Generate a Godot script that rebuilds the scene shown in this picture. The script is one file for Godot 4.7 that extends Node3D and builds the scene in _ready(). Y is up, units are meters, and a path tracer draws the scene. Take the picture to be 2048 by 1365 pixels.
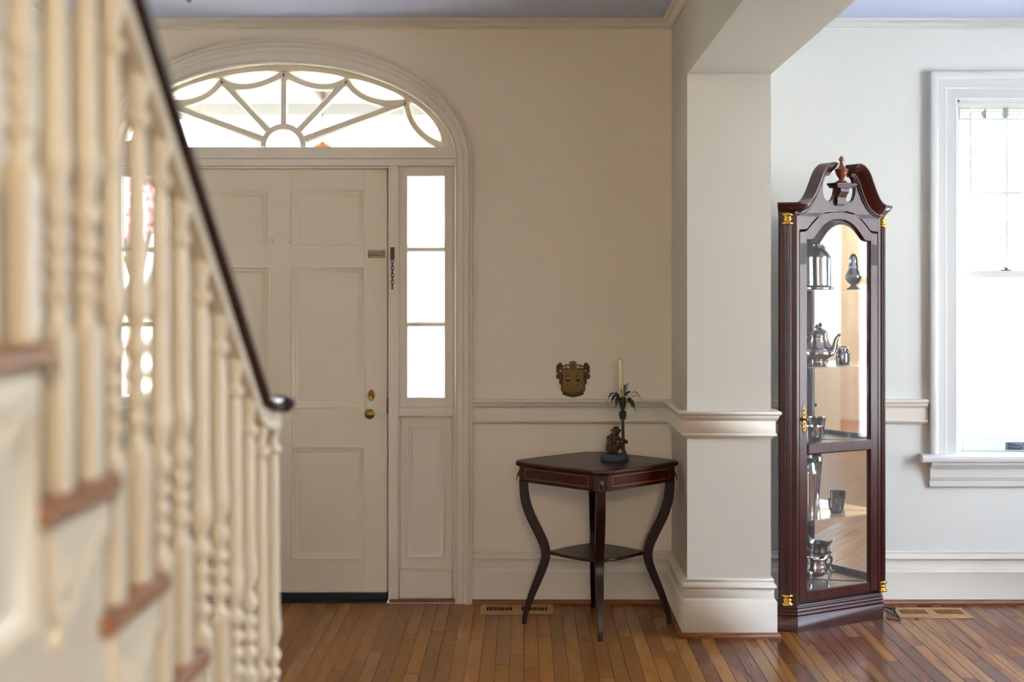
extends Node3D
# Entrance hall seen past a staircase, with an arched front door, a corner table and a curio cabinet in the next room.
# Units are metres, y up. The camera stands at (0, 1.5, 0) and looks along -z; depths (Z) below are distances from it.

const EYE := 1.5
const FOCAL := 2844.0      # focal length in pixels of the 2048 wide frame
const WALL := 6.77         # depth of the wall with the front door
const CEIL := 2.78
const LAMP := 0.56          # the globe lamp on the hall ceiling
var M := {}
var used := {}


func _ready() -> void:
	set_camera_and_light()
	make_materials()
	build_floor()
	build_shell()
	build_trim()
	build_front_door()
	build_fanlight()
	build_sidelights()
	build_windows()
	build_outside()
	build_staircase()
	build_table()
	build_candlestick()
	build_switch_plate()
	build_cabinet()
	build_silver()
	build_small_things()


func set_camera_and_light() -> void:
	var cam := Camera3D.new()
	cam.name = "camera"
	cam.position = Vector3(0, EYE, 0)
	cam.projection = Camera3D.PROJECTION_FRUSTUM
	cam.near = 0.05
	cam.far = 200.0
	cam.size = 1365.0 / FOCAL * cam.near
	cam.frustum_offset = Vector2((1024.0 - 1050.0) / FOCAL, (577.0 - 682.5) / FOCAL) * cam.near
	var lens := CameraAttributesPhysical.new()
	lens.frustum_focal_length = 50.0
	lens.exposure_aperture = 2.0
	lens.frustum_focus_distance = 6.45
	cam.attributes = lens
	add_child(cam)
	var sky := ProceduralSkyMaterial.new()
	sky.sky_top_color = Color(0.82, 0.89, 0.99)
	sky.sky_horizon_color = Color(0.965, 0.985, 1.0)
	sky.ground_horizon_color = Color(0.80, 0.80, 0.76)
	sky.ground_bottom_color = Color(0.55, 0.55, 0.50)
	sky.sky_energy_multiplier = 1.0
	var sun := DirectionalLight3D.new()      # high on the far left of the house: it lights the ground outside and enters no window
	sun.name = "sun"
	sun.look_at_from_position(Vector3(-6.0, 9.0, 0.0), Vector3.ZERO)
	sun.light_color = Color(1.0, 0.985, 0.965)
	sun.light_energy = 4.6
	sun.light_angular_distance = 0.5
	sun.sky_mode = DirectionalLight3D.SKY_MODE_LIGHT_ONLY
	sun.shadow_enabled = true
	add_child(sun)
	var env := Environment.new()
	env.background_mode = Environment.BG_SKY
	env.sky = Sky.new()
	env.sky.sky_material = sky
	env.background_energy_multiplier = 3.0
	env.tonemap_mode = Environment.TONE_MAPPER_LINEAR
	env.tonemap_exposure = 7.9
	env.sdfgi_enabled = true
	env.ssao_enabled = true
	env.ssil_enabled = true
	var world := WorldEnvironment.new()
	world.name = "world"
	world.environment = env
	add_child(world)


# ---------------------------------------------------------------- geometry

class Geo:
	var v := PackedVector3Array()
	var g := PackedInt32Array()
	var group := 1

	func next_group() -> int:
		group += 1
		return group

	func tri(a: Vector3, b: Vector3, c: Vector3, k: int) -> void:
		if (b - a).cross(c - a).length_squared() < 1e-20:
			return
		v.append(a)
		v.append(b)
		v.append(c)
		g.append(k)

	func quad(a: Vector3, b: Vector3, c: Vector3, d: Vector3, k: int) -> void:
		tri(a, b, c, k)
		tri(a, c, d, k)

	func orient(from: int) -> void:      # makes everything added since triangle «from» face outwards
		var vol := 0.0
		for i in range(from * 3, v.size(), 3):
			vol += v[i].dot(v[i + 1].cross(v[i + 2]))
		if vol < 0.0:
			for i in range(from * 3, v.size(), 3):
				var t := v[i + 1]
				v[i + 1] = v[i + 2]
				v[i + 2] = t

	func move(xf: Transform3D, from := 0) -> void:
		for i in range(from * 3, v.size()):
			v[i] = xf * v[i]

	func count() -> int:
		return g.size()

	func box(c: Vector3, size: Vector3, bev := 0.0, xf := Transform3D.IDENTITY) -> void:
		var h := size / 2.0
		bev = minf(bev, 0.45 * minf(size.x, minf(size.y, size.z)))
		var from := count()
		var vert := func(s: Vector3, axis: int) -> Vector3:
			var p := Vector3(s.x * (h.x - bev), s.y * (h.y - bev), s.z * (h.z - bev))
			p[axis] = s[axis] * h[axis]
			return p
		var f := []
		for axis in 3:
			var b := (axis + 1) % 3
			var e := (axis + 2) % 3
			for s in [-1.0, 1.0]:
				var q := []
				for t in [[-1.0, -1.0], [1.0, -1.0], [1.0, 1.0], [-1.0, 1.0]]:
					var sg := Vector3()
					sg[axis] = s
					sg[b] = t[0]
					sg[e] = t[1]
					q.append(vert.call(sg, axis))
				f.append(q)
			if bev > 0.0:
				for t in [[-1.0, -1.0], [1.0, -1.0], [1.0, 1.0], [-1.0, 1.0]]:
					var lo := Vector3()
					lo[axis] = -1.0
					lo[b] = t[0]
					lo[e] = t[1]
					var hi := lo
					hi[axis] = 1.0
					f.append([vert.call(lo, b), vert.call(hi, b), vert.call(hi, e), vert.call(lo, e)])
		if bev > 0.0:
			for sx in [-1.0, 1.0]:
				for sy in [-1.0, 1.0]:
					for sz in [-1.0, 1.0]:
						var s := Vector3(sx, sy, sz)
						f.append([vert.call(s, 0), vert.call(s, 1), vert.call(s, 2)])
		for q in f:
			var k := next_group()
			var mid := Vector3()
			for p in q:
				mid += p
			var n: Vector3 = (q[1] - q[0]).cross(q[2] - q[0])
			if n.dot(mid) < 0.0:
				q.reverse()
			for i in range(1, q.size() - 1):
				tri(xf * (c + q[0]), xf * (c + q[i]), xf * (c + q[i + 1]), k)

	func span(a: Vector3, b: Vector3, bev := 0.0) -> void:      # a box between two corners
		box((a + b) / 2.0, (b - a).abs(), bev)

	# sections: arrays of points; the profile is a closed loop unless told otherwise
	func sweep(sec: Array, closed_path := false, closed_profile := true, cap := true, soft := 35.0) -> void:
		var from := count()
		var n: int = sec[0].size()
		var ns := n if closed_profile else n - 1
		var groups := []
		var k := next_group()
		var ref: PackedVector3Array = sec[0]
		for s in sec:      # the section with the most extent decides what is a sharp edge
			if spread(s) > spread(ref):
				ref = s
		for j in ns:
			if j > 0:
				var d0 := ref[j] - ref[j - 1]
				var d1 := ref[(j + 1) % n] - ref[j]
				if d0.length() > 1e-9 and d1.length() > 1e-9 and rad_to_deg(d0.angle_to(d1)) > soft:
					k = next_group()
			groups.append(k)
		if closed_profile and ns > 2:
			var d0 := ref[0] - ref[n - 1]
			var d1 := ref[1] - ref[0]
			if d0.length() > 1e-9 and d1.length() > 1e-9 and rad_to_deg(d0.angle_to(d1)) <= soft:
				var last: int = groups[ns - 1]
				for j in ns:
					if groups[j] == last:
						groups[j] = groups[0]
		var np := sec.size() if closed_path else sec.size() - 1
		for i in np:
			var a: PackedVector3Array = sec[i]
			var b: PackedVector3Array = sec[(i + 1) % sec.size()]
			for j in ns:
				var j2 := (j + 1) % n
				quad(a[j], a[j2], b[j2], b[j], groups[j])
		if cap and closed_profile and not closed_path:
			for e in [0, sec.size() - 1]:
				fill(sec[e], e != 0)
		orient(from)

	func spread(s: PackedVector3Array) -> float:
		var t := 0.0
		for i in s.size() - 1:
			t += (s[i + 1] - s[i]).length()
		return t

	func fill(loop: PackedVector3Array, flip: bool) -> void:      # a planar cap
		var nrm := Vector3()
		for i in loop.size():
			nrm += (loop[i] - loop[0]).cross(loop[(i + 1) % loop.size()] - loop[0])
		if nrm.length() < 1e-12:
			return
		nrm = nrm.normalized()
		var u := nrm.cross(Vector3.UP if absf(nrm.y) < 0.9 else Vector3.RIGHT).normalized()
		var w := nrm.cross(u)
		var flat := PackedVector2Array()
		for p in loop:
			flat.append(Vector2(u.dot(p), w.dot(p)) * 100.0)
		var t := Geometry2D.triangulate_polygon(flat)
		var k := next_group()
		for i in range(0, t.size(), 3):
			var a := loop[t[i]]
			var b := loop[t[i + 1]]
			var c := loop[t[i + 2]]
			if ((b - a).cross(c - a)).dot(nrm) * (1.0 if flip else -1.0) < 0.0:
				tri(a, c, b, k)
			else:
				tri(a, b, c, k)

	func prism(outline: PackedVector2Array, z0: float, z1: float, xf := Transform3D.IDENTITY, bev := 0.0) -> void:
		var sec := []
		var ring := func(pts: PackedVector2Array, z: float) -> PackedVector3Array:
			var r := PackedVector3Array()
			for p in pts:
				r.append(xf * Vector3(p.x, p.y, z))
			return r
		if bev > 0.0:
			var small := Geo.inset(outline, bev)
			sec = [ring.call(outline, z0), ring.call(outline, z1 - bev), ring.call(small, z1)]
		else:
			sec = [ring.call(outline, z0), ring.call(outline, z1)]
		sweep(sec)

	static func inset(o: PackedVector2Array, d: float) -> PackedVector2Array:
		var area := 0.0
		for i in o.size():
			area += o[i].cross(o[(i + 1) % o.size()])
		var out := PackedVector2Array()
		for i in o.size():
			var e0 := (o[i] - o[i - 1 if i > 0 else o.size() - 1]).normalized()
			var e1 := (o[(i + 1) % o.size()] - o[i]).normalized()
			var n0 := Vector2(-e0.y, e0.x) * signf(area)
			var n1 := Vector2(-e1.y, e1.x) * signf(area)
			var m := (n0 + n1).normalized()
			out.append(o[i] + m * d / maxf(0.5, m.dot(n0)))
		return out

	func lathe(prof: Array, n := 20, at := Vector3.ZERO, xf := Transform3D.IDENTITY, soft := 40.0) -> void:
		var sec := []
		for i in n:
			var a := TAU * i / n
			var r := PackedVector3Array()
			for p in prof:
				r.append(xf * (at + Vector3(p[0] * cos(a), p[1], p[0] * sin(a))))
			sec.append(r)
		sweep(sec, true, prof[0][0] > 1e-6 and prof[-1][0] > 1e-6 and prof.size() > 2 and absf(prof[0][0] - prof[-1][0]) + absf(prof[0][1] - prof[-1][1]) < 1e-6, false, soft)

	func ball(c: Vector3, r: Vector3, n := 12) -> void:
		var prof := []
		for i in n / 2 + 1:
			var t := PI * i / (n / 2)
			prof.append([maxf(0.0, sin(t)), -cos(t)])
		lathe(prof, n, Vector3.ZERO, Transform3D(Basis.from_scale(r), c), 90.0)

	func tube(pts: Array, radii, n := 8, flat := 1.0, closed := false) -> void:      # flat squashes the section
		var sec := []
		var up := Vector3()
		for i in pts.size():
			var t: Vector3
			if closed:
				t = (pts[(i + 1) % pts.size()] - pts[(i - 1 + pts.size()) % pts.size()]).normalized()
			else:
				t = (pts[mini(i + 1, pts.size() - 1)] - pts[maxi(i - 1, 0)]).normalized()
			if i == 0:
				up = t.cross(Vector3.UP if absf(t.y) < 0.9 else Vector3.RIGHT).normalized()
			up = (up - t * up.dot(t)).normalized()
			var w := t.cross(up)
			var r: float = radii if radii is float else radii[i]
			var ring := PackedVector3Array()
			for j in n:
				var a := TAU * j / n
				ring.append(pts[i] + up * cos(a) * r + w * sin(a) * r * flat)
			sec.append(ring)
		sweep(sec, closed, true, not closed, 75.0)

	# a moulding whose profile (out, y) follows a path (x, z) on the floor plan; «out» lies to the right of the walking direction
	func mould(path: Array, prof: Array) -> void:
		var sec := []
		for i in path.size():
			var p: Vector2 = path[i]
			var d0: Vector2 = (p - path[i - 1]).normalized() if i > 0 else (path[1] - p).normalized()
			var d1: Vector2 = (path[i + 1] - p).normalized() if i < path.size() - 1 else d0
			var n0 := Vector2(-d0.y, d0.x)
			var n1 := Vector2(-d1.y, d1.x)
			var m := (n0 + n1).normalized()
			m /= m.dot(n0)
			var r := PackedVector3Array()
			for q in prof:
				r.append(Vector3(p.x + m.x * q[0], q[1], p.y + m.y * q[0]))
			sec.append(r)
		sweep(sec, false, true, true, 20.0)

	# a picture-frame moulding round a rectangle in the xy plane: profile (inwards, z)
	func frame(x0: float, y0: float, x1: float, y1: float, prof: Array) -> void:
		var sec := []
		for c in [[x0, y0, 1.0, 1.0], [x1, y0, -1.0, 1.0], [x1, y1, -1.0, -1.0], [x0, y1, 1.0, -1.0]]:
			var r := PackedVector3Array()
			for q in prof:
				r.append(Vector3(c[0] + c[2] * q[0], c[1] + c[3] * q[0], q[1]))
			sec.append(r)
		sweep(sec, true, true, false, 20.0)

	# a glazing bar along a line in the xy plane: wide at the back, narrow in front
	func bar(pts: Array, zb: float, zf: float, wide: float, narrow: float) -> void:
		var sec := []
		var zm := lerpf(zb, zf, 0.45)
		for i in pts.size():
			var t: Vector2 = (pts[mini(i + 1, pts.size() - 1)] - pts[maxi(i - 1, 0)]).normalized()
			var n := Vector2(-t.y, t.x)
			var r := PackedVector3Array()
			for q in [[-wide, zb], [-wide, zm], [-narrow * 1.15, lerpf(zm, zf, 0.6)], [-narrow, zf], [narrow, zf], [narrow * 1.15, lerpf(zm, zf, 0.6)], [wide, zm], [wide, zb]]:
				r.append(Vector3(pts[i].x + n.x * q[0] / 2.0, pts[i].y + n.y * q[0] / 2.0, q[1]))
			sec.append(r)
		sweep(sec, false, true, true, 25.0)

	func sheet(outline: PackedVector2Array, z: float) -> void:      # one pane of glass: a closed slab three millimetres thick would reflect twice
		var loop := PackedVector3Array()
		for p in outline:
			loop.append(Vector3(p.x, p.y, z))
		fill(loop, false)

	# smooth union of tapered capsules [a, b, ra, rb], meshed as surface nets
	func capsules(bones: Array, cell: float, blend: float) -> void:
		var lo := Vector3(1e9, 1e9, 1e9)
		var hi := -lo
		for b in bones:
			for e in [[b[0], b[2]], [b[1], b[3]]]:
				var r: Vector3 = Vector3.ONE * (e[1] + cell * 3.0)
				lo = lo.min(e[0] - r)
				hi = hi.max(e[0] + r)
		var nx := int((hi.x - lo.x) / cell) + 2
		var ny := int((hi.y - lo.y) / cell) + 2
		var nz := int((hi.z - lo.z) / cell) + 2
		var d := PackedFloat32Array()
		d.resize(nx * ny * nz)
		d.fill(1.0)
		for b in bones:
			var a: Vector3 = b[0]
			var ab: Vector3 = b[1] - a
			var len2 := maxf(ab.length_squared(), 1e-9)
			var reach: float = maxf(b[2], b[3]) + 5.0 * cell + blend
			var l: Vector3 = ((b[0] as Vector3).min(b[1]) - Vector3.ONE * reach - lo) / cell
			var h: Vector3 = ((b[0] as Vector3).max(b[1]) + Vector3.ONE * reach - lo) / cell
			for z in range(maxi(0, int(l.z)), mini(nz, int(h.z) + 2)):
				for y in range(maxi(0, int(l.y)), mini(ny, int(h.y) + 2)):
					for x in range(maxi(0, int(l.x)), mini(nx, int(h.x) + 2)):
						var p := lo + Vector3(x, y, z) * cell
						var t := clampf((p - a).dot(ab) / len2, 0.0, 1.0)
						var s: float = (p - a - ab * t).length() - lerpf(b[2], b[3], t)
						var i := (z * ny + y) * nx + x
						var o := d[i]
						var m := maxf(blend - absf(o - s), 0.0) / blend
						d[i] = minf(o, s) - m * m * blend * 0.25
		var vert := {}
		var k := next_group()
		var from := count()
		for z in nz - 1:
			for y in ny - 1:
				for x in nx - 1:
					var i := (z * ny + y) * nx + x
					var sum := Vector3()
					var n := 0
					var s0 := d[i] < 0.0
					var any := false
					for c in 8:
						if (d[i + (c & 1) + ((c >> 1) & 1) * nx + (c >> 2) * nx * ny] < 0.0) != s0:
							any = true
							break
					if not any:
						continue
					for c in 8:
						for axis in 3:
							if c & (1 << axis):
								continue
							var e := c | (1 << axis)
							var dc := d[i + (c & 1) + ((c >> 1) & 1) * nx + (c >> 2) * nx * ny]
							var de := d[i + (e & 1) + ((e >> 1) & 1) * nx + (e >> 2) * nx * ny]
							if (dc < 0.0) != (de < 0.0):
								var f := dc / (dc - de)
								var pc := Vector3(c & 1, (c >> 1) & 1, c >> 2)
								var pe := Vector3(e & 1, (e >> 1) & 1, e >> 2)
								sum += pc.lerp(pe, f)
								n += 1
					vert[i] = lo + (Vector3(x, y, z) + sum / n) * cell
		var step := [1, nx, nx * ny]
		for z in range(1, nz - 1):
			for y in range(1, ny - 1):
				for x in range(1, nx - 1):
					var i := (z * ny + y) * nx + x
					for axis in 3:
						if (d[i] < 0.0) == (d[i + step[axis]] < 0.0):
							continue
						var u: int = step[(axis + 1) % 3]
						var w: int = step[(axis + 2) % 3]
						var q := [i - u - w, i - w, i, i - u]
						if vert.has(q[0]) and vert.has(q[1]) and vert.has(q[2]) and vert.has(q[3]):
							if d[i] < 0.0:
								quad(vert[q[0]], vert[q[1]], vert[q[2]], vert[q[3]], k)
							else:
								quad(vert[q[0]], vert[q[3]], vert[q[2]], vert[q[1]], k)
		orient(from)

	func mesh() -> ArrayMesh:
		var s := SurfaceTool.new()
		s.begin(Mesh.PRIMITIVE_TRIANGLES)
		for i in g.size():
			s.set_smooth_group(g[i])
			s.add_vertex(v[i * 3])
			s.add_vertex(v[i * 3 + 2])
			s.add_vertex(v[i * 3 + 1])
		s.generate_normals()
		s.index()
		return s.commit()


# ---------------------------------------------------------------- nodes

func numbered(called: String) -> String:
	if not used.has(called):
		used[called] = 0
		return called
	used[called] += 1
	return "%s_%03d" % [called, used[called]]


func tag(o: Node, label: String, category: String, group := "") -> Node:
	o.set_meta("label", label)
	o.set_meta("category", category)
	if group:
		o.set_meta("group", group)
	return o


func thing(called: String, label: String, category: String, at_ := Vector3.ZERO, turn := 0.0, group := "") -> Node3D:
	var o := Node3D.new()
	o.name = numbered(called)
	o.position = at_
	o.rotation.y = turn
	add_child(o)
	tag(o, label, category, group)
	return o


func shell(called: String, at_ := Vector3.ZERO) -> Node3D:      # a piece of the setting that has parts
	var o := Node3D.new()
	o.name = called
	o.position = at_
	o.set_meta("kind", "structure")
	add_child(o)
	return o


func part(parent: Node, called: String, geo: Geo, m: Material, label := "") -> MeshInstance3D:
	var o := MeshInstance3D.new()
	o.name = called
	o.mesh = geo.mesh()
	o.material_override = null
	for i in o.mesh.get_surface_count():
		o.mesh.surface_set_material(i, m)
	if label:
		o.set_meta("label", label)
	parent.add_child(o, true)
	return o


func wpart(parent: Node3D, called: String, geo: Geo, m: Material, label := "") -> MeshInstance3D:      # built in world coordinates under an unturned parent
	geo.move(Transform3D(Basis.IDENTITY, -parent.position))
	return part(parent, called, geo, m, label)


func struct(called: String, geo: Geo, m: Material) -> MeshInstance3D:
	var o := part(self, called, geo, m)
	o.set_meta("kind", "structure")
	return o


func at(px: float, py: float, depth := WALL) -> Vector3:      # the point that stands at that depth behind a pixel of the photograph
	return Vector3((px - 1050.0) / FOCAL * depth, EYE - (py - 577.0) / FOCAL * depth, -depth)


func ax(px: float, depth := WALL) -> float:
	return at(px, 0, depth).x


func ay(py: float, depth := WALL) -> float:
	return at(0, py, depth).y


# ---------------------------------------------------------------- materials

func rgb8(r: int, g: int, b: int) -> Color:
	return Color(r / 255.0, g / 255.0, b / 255.0)


func plain(c: Color, rough: float, metal := 0.0) -> StandardMaterial3D:
	var m := StandardMaterial3D.new()
	m.albedo_color = c
	m.roughness = rough
	m.metallic = metal
	return m


# grain that runs up the picture, seamless upwards (it runs there and back)
func wood_image(sd: int, light: Color, dark: Color, streak: float, figure: float, sap := 0.0, sap_color := Color.WHITE, lie := false) -> ImageTexture:
	var w := 128
	var h := 640
	var fine := FastNoiseLite.new()
	fine.seed = sd
	fine.frequency = 1.0
	fine.fractal_octaves = 3
	var broad := FastNoiseLite.new()
	broad.seed = sd + 7
	broad.frequency = 1.0
	broad.fractal_octaves = 2
	var im := Image.create(w if not lie else h, h if not lie else w, false, Image.FORMAT_RGB8)
	for y in h:
		var yy := float(y if y < h / 2 else h - 1 - y)
		for x in w:
			var f := fine.get_noise_2d(x * 0.34, yy * 0.012)
			var b := broad.get_noise_2d(x * 0.045 + sin(yy * 0.008) * 0.8, yy * 0.006)
			var t := clampf(0.5 + f * streak + b * figure, 0.0, 1.0)
			var c := light.lerp(dark, t)
			if sap > 0.0:
				var edge := broad.get_noise_2d(x * 0.022 + 50.0, yy * 0.0016)
				c = c.lerp(sap_color, smoothstep(0.0, 0.24, edge) * sap)
			if lie:
				im.set_pixel(y, x, c)
			else:
				im.set_pixel(x, y, c)
	return ImageTexture.create_from_image(im)


func wooden(tex: Texture2D, rough: float, axis: String, tint := Color.WHITE, offset := Vector3.ZERO, wide := 4.0, long := 0.8) -> StandardMaterial3D:
	var m := StandardMaterial3D.new()
	m.albedo_texture = tex
	m.albedo_color = tint
	m.roughness = rough
	m.uv1_triplanar = true
	m.uv1_triplanar_sharpness = 8.0
	m.uv1_scale = Vector3(long if axis == "x" else wide, long if axis == "y" else wide, long if axis == "z" else wide)
	m.uv1_offset = offset
	return m


func painted(c: Color, rough: float, bump: float, size := 3.0) -> StandardMaterial3D:
	var m := plain(c, rough)
	if bump > 0.0:
		m.normal_enabled = true
		m.normal_texture = M.stipple
		m.normal_scale = bump
		m.uv1_triplanar = true
		m.uv1_world_triplanar = true
		m.uv1_scale = Vector3.ONE * size
	return m


func make_materials() -> void:
	var n := FastNoiseLite.new()
	n.seed = 3
	n.frequency = 0.06
	n.fractal_octaves = 3
	var st := NoiseTexture2D.new()
	st.width = 256
	st.height = 256
	st.seamless = true
	st.as_normal_map = true
	st.bump_strength = 2.0
	st.noise = n
	M.stipple = st
	M.wall_hall = painted(rgb8(232, 222, 203), 0.75, 0.05, 4.0)
	M.wall_pillar = painted(rgb8(212, 206, 192), 0.75, 0.05, 4.0)
	M.wall_dining = painted(rgb8(226, 225, 216), 0.75, 0.05, 4.0)
	M.ceiling = painted(rgb8(202, 211, 238), 0.9, 0.04, 4.0)
	M.trim = painted(rgb8(222, 213, 197), 0.52, 0.03, 4.0)
	M.trim_white = painted(rgb8(216, 215, 209), 0.35, 0.02, 4.0)
	M.door = painted(rgb8(222, 211, 190), 0.42, 0.05, 4.0)
	M.stair_white = painted(rgb8(222, 211, 186), 0.32, 0.02, 4.0)
	M.glass = plain(Color(1, 1, 1, 0.04), 0.02)
	M.glass.transparency = BaseMaterial3D.TRANSPARENCY_ALPHA
	M.glass_rod = plain(rgb8(232, 236, 234), 0.15)
	M.mirror = plain(rgb8(228, 231, 230), 0.015, 1.0)
	M.black = plain(rgb8(14, 13, 14), 0.55)
	M.gap = plain(rgb8(30, 20, 13), 0.9)
	M.duct = plain(rgb8(6, 5, 4), 0.95)
	M.brass = plain(rgb8(226, 178, 84), 0.18, 1.0)
	M.brass_dull = plain(rgb8(150, 116, 62), 0.36, 1.0)
	M.brass_dark = plain(rgb8(92, 72, 40), 0.45, 0.85)
	M.iron = plain(rgb8(84, 74, 68), 0.4, 0.8)
	M.latch = plain(rgb8(168, 148, 132), 0.42, 0.7)
	M.silver = plain(rgb8(214, 212, 208), 0.13, 1.0)
	M.silver_dark = plain(rgb8(150, 148, 146), 0.2, 1.0)
	M.tarnish = plain(rgb8(176, 164, 152), 0.22, 1.0)
	M.engraved = plain(rgb8(220, 218, 214), 0.16, 1.0)
	M.engraved.normal_enabled = true
	M.engraved.normal_texture = st
	M.engraved.normal_scale = 0.8
	M.engraved.uv1_triplanar = true
	M.engraved.uv1_scale = Vector3.ONE * 14.0
	M.shelf_glass = plain(Color(0.86, 0.95, 0.92, 0.06), 0.02)
	M.shelf_glass.transparency = BaseMaterial3D.TRANSPARENCY_ALPHA
	M.wax = plain(rgb8(238, 228, 176), 0.5)
	M.wax.subsurf_scatter_enabled = true
	M.wax.subsurf_scatter_strength = 0.3
	M.verdigris = painted(rgb8(58, 78, 82), 0.6, 0.5, 12.0)
	M.leaf = painted(rgb8(38, 54, 38), 0.5, 0.3, 12.0)
	M.bark = painted(rgb8(66, 58, 44), 0.55, 0.5, 14.0)
	M.monkey = painted(rgb8(74, 42, 31), 0.38, 0.5, 14.0)
	M.face = plain(rgb8(120, 78, 56), 0.45)
	M.wick = plain(rgb8(20, 18, 16), 0.9)
	M.blind = plain(rgb8(225, 230, 228), 0.35)
	M.slat = plain(rgb8(168, 178, 170), 0.35)
	M.cord = plain(rgb8(206, 208, 214), 0.5)
	M.pewter = plain(rgb8(105, 108, 120), 0.35, 0.8)
	M.rubber = plain(rgb8(22, 22, 24), 0.4)
	M.inlay = plain(rgb8(176, 128, 58), 0.4)
	var mah := wood_image(11, rgb8(74, 30, 24), rgb8(52, 20, 17), 0.5, 0.4)
	M.mahogany = wooden(mah, 0.26, "y")
	M.mahogany_z = wooden(mah, 0.26, "z")
	M.mahogany_x = wooden(wood_image(12, rgb8(74, 30, 24), rgb8(52, 20, 17), 0.5, 0.4, 0.0, Color.WHITE, true), 0.26, "x")
	M.finial = wooden(wood_image(19, rgb8(138, 74, 50), rgb8(104, 50, 36), 0.5, 0.4), 0.3, "y")
	for m in [M.mahogany, M.mahogany_x, M.mahogany_z]:
		m.roughness = 0.27
		m.metallic_specular = 0.5
	var tab := wood_image(13, rgb8(44, 18, 14), rgb8(27, 10, 9), 0.5, 0.5)
	M.table = wooden(tab, 0.3, "y")
	M.table_top = wooden(wood_image(14, rgb8(60, 36, 25), rgb8(38, 21, 15), 0.6, 0.7, 0.0, Color.WHITE, true), 0.3, "x")
	M.table_panel = wooden(tab, 0.28, "y", Color(1.5, 1.1, 0.9))
	for m in [M.table, M.table_top, M.table_panel]:
		m.metallic_specular = 0.34
	M.tread = wooden(wood_image(15, rgb8(178, 124, 80), rgb8(134, 86, 52), 0.7, 0.5, 0.0, Color.WHITE, true), 0.3, "x", Color.WHITE, Vector3.ZERO, 6.0, 0.8)
	M.rail_cap = wooden(wood_image(16, rgb8(58, 38, 32), rgb8(30, 18, 16), 0.7, 0.5), 0.25, "z")
	M.shoe = wooden(wood_image(17, rgb8(150, 90, 48), rgb8(104, 58, 30), 0.6, 0.5, 0.0, Color.WHITE, true), 0.4, "x", Color.WHITE, Vector3.ZERO, 12.0, 0.8)
	M.register = wooden(wood_image(18, rgb8(196, 148, 98), rgb8(160, 112, 66), 0.6, 0.4, 0.0, Color.WHITE, true), 0.45, "x", Color.WHITE, Vector3.ZERO, 8.0, 0.9)
	M.plank_hall = []
	M.plank_dining = []
	var rng := RandomNumberGenerator.new()
	rng.seed = 5
	var hall := [wood_image(21, rgb8(160, 108, 52), rgb8(134, 85, 36), 0.4, 0.4), wood_image(22, rgb8(150, 98, 47), rgb8(126, 77, 34), 0.4, 0.45)]
	var dining := [wood_image(31, rgb8(118, 68, 38), rgb8(94, 50, 28), 0.4, 0.4), wood_image(32, rgb8(110, 62, 35), rgb8(86, 46, 28), 0.4, 0.4, 0.9, rgb8(140, 90, 48)), wood_image(33, rgb8(124, 74, 40), rgb8(102, 56, 31), 0.4, 0.4, 0.9, rgb8(144, 94, 50)), wood_image(34, rgb8(104, 58, 36), rgb8(82, 44, 29), 0.4, 0.4)]
	for i in 12:
		var v := rng.randf_range(0.90, 1.04)
		M.plank_hall.append(wooden(hall[i % 2], rng.randf_range(0.24, 0.34), "z", Color(v, v * rng.randf_range(0.96, 1.02), v * rng.randf_range(0.9, 1.02)), Vector3(rng.randf(), rng.randf(), rng.randf()), 3.4, 0.55))
	for i in 16:
		var v := rng.randf_range(0.92, 1.06)
		M.plank_dining.append(wooden(dining[i % 4], rng.randf_range(0.17, 0.24), "z", Color(v, v * rng.randf_range(0.95, 1.03), v * rng.randf_range(0.92, 1.05)), Vector3(rng.randf(), rng.randf(), rng.randf()), 3.4, 0.55))
	for m in M.plank_hall + M.plank_dining:
		m.metallic_specular = 0.28
	M.concrete = painted(rgb8(178, 180, 180), 0.8, 0.2, 1.0)
	M.lawn = painted(rgb8(112, 115, 100), 0.9, 0.4, 2.0)
	M.porch = plain(rgb8(146, 141, 136), 0.6)
	M.porch_beam = plain(rgb8(122, 119, 117), 0.6)
	M.blossom = plain(rgb8(242, 196, 204), 0.7)
	M.blossom.backlight_enabled = true
	M.blossom.backlight = Color(0.5, 0.36, 0.38)
	M.green = plain(rgb8(104, 138, 74), 0.7)
	M.green.backlight_enabled = true
	M.green.backlight = Color(0.3, 0.42, 0.2)
	M.trunk = painted(rgb8(92, 78, 66), 0.9, 0.6, 3.0)
	M.copper = plain(rgb8(190, 120, 70), 0.35, 0.9)
	M.glow = plain(rgb8(255, 236, 205), 0.5)
	M.glow.emission_enabled = true
	M.glow.emission = Color(1.0, 0.89, 0.75)
	M.glow.emission_energy_multiplier = 0.25
	M.curtain = plain(rgb8(240, 240, 240), 0.9)
	M.curtain.backlight_enabled = true
	M.curtain.backlight = Color(0.8, 0.8, 0.8)


# ---------------------------------------------------------------- floor

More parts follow.
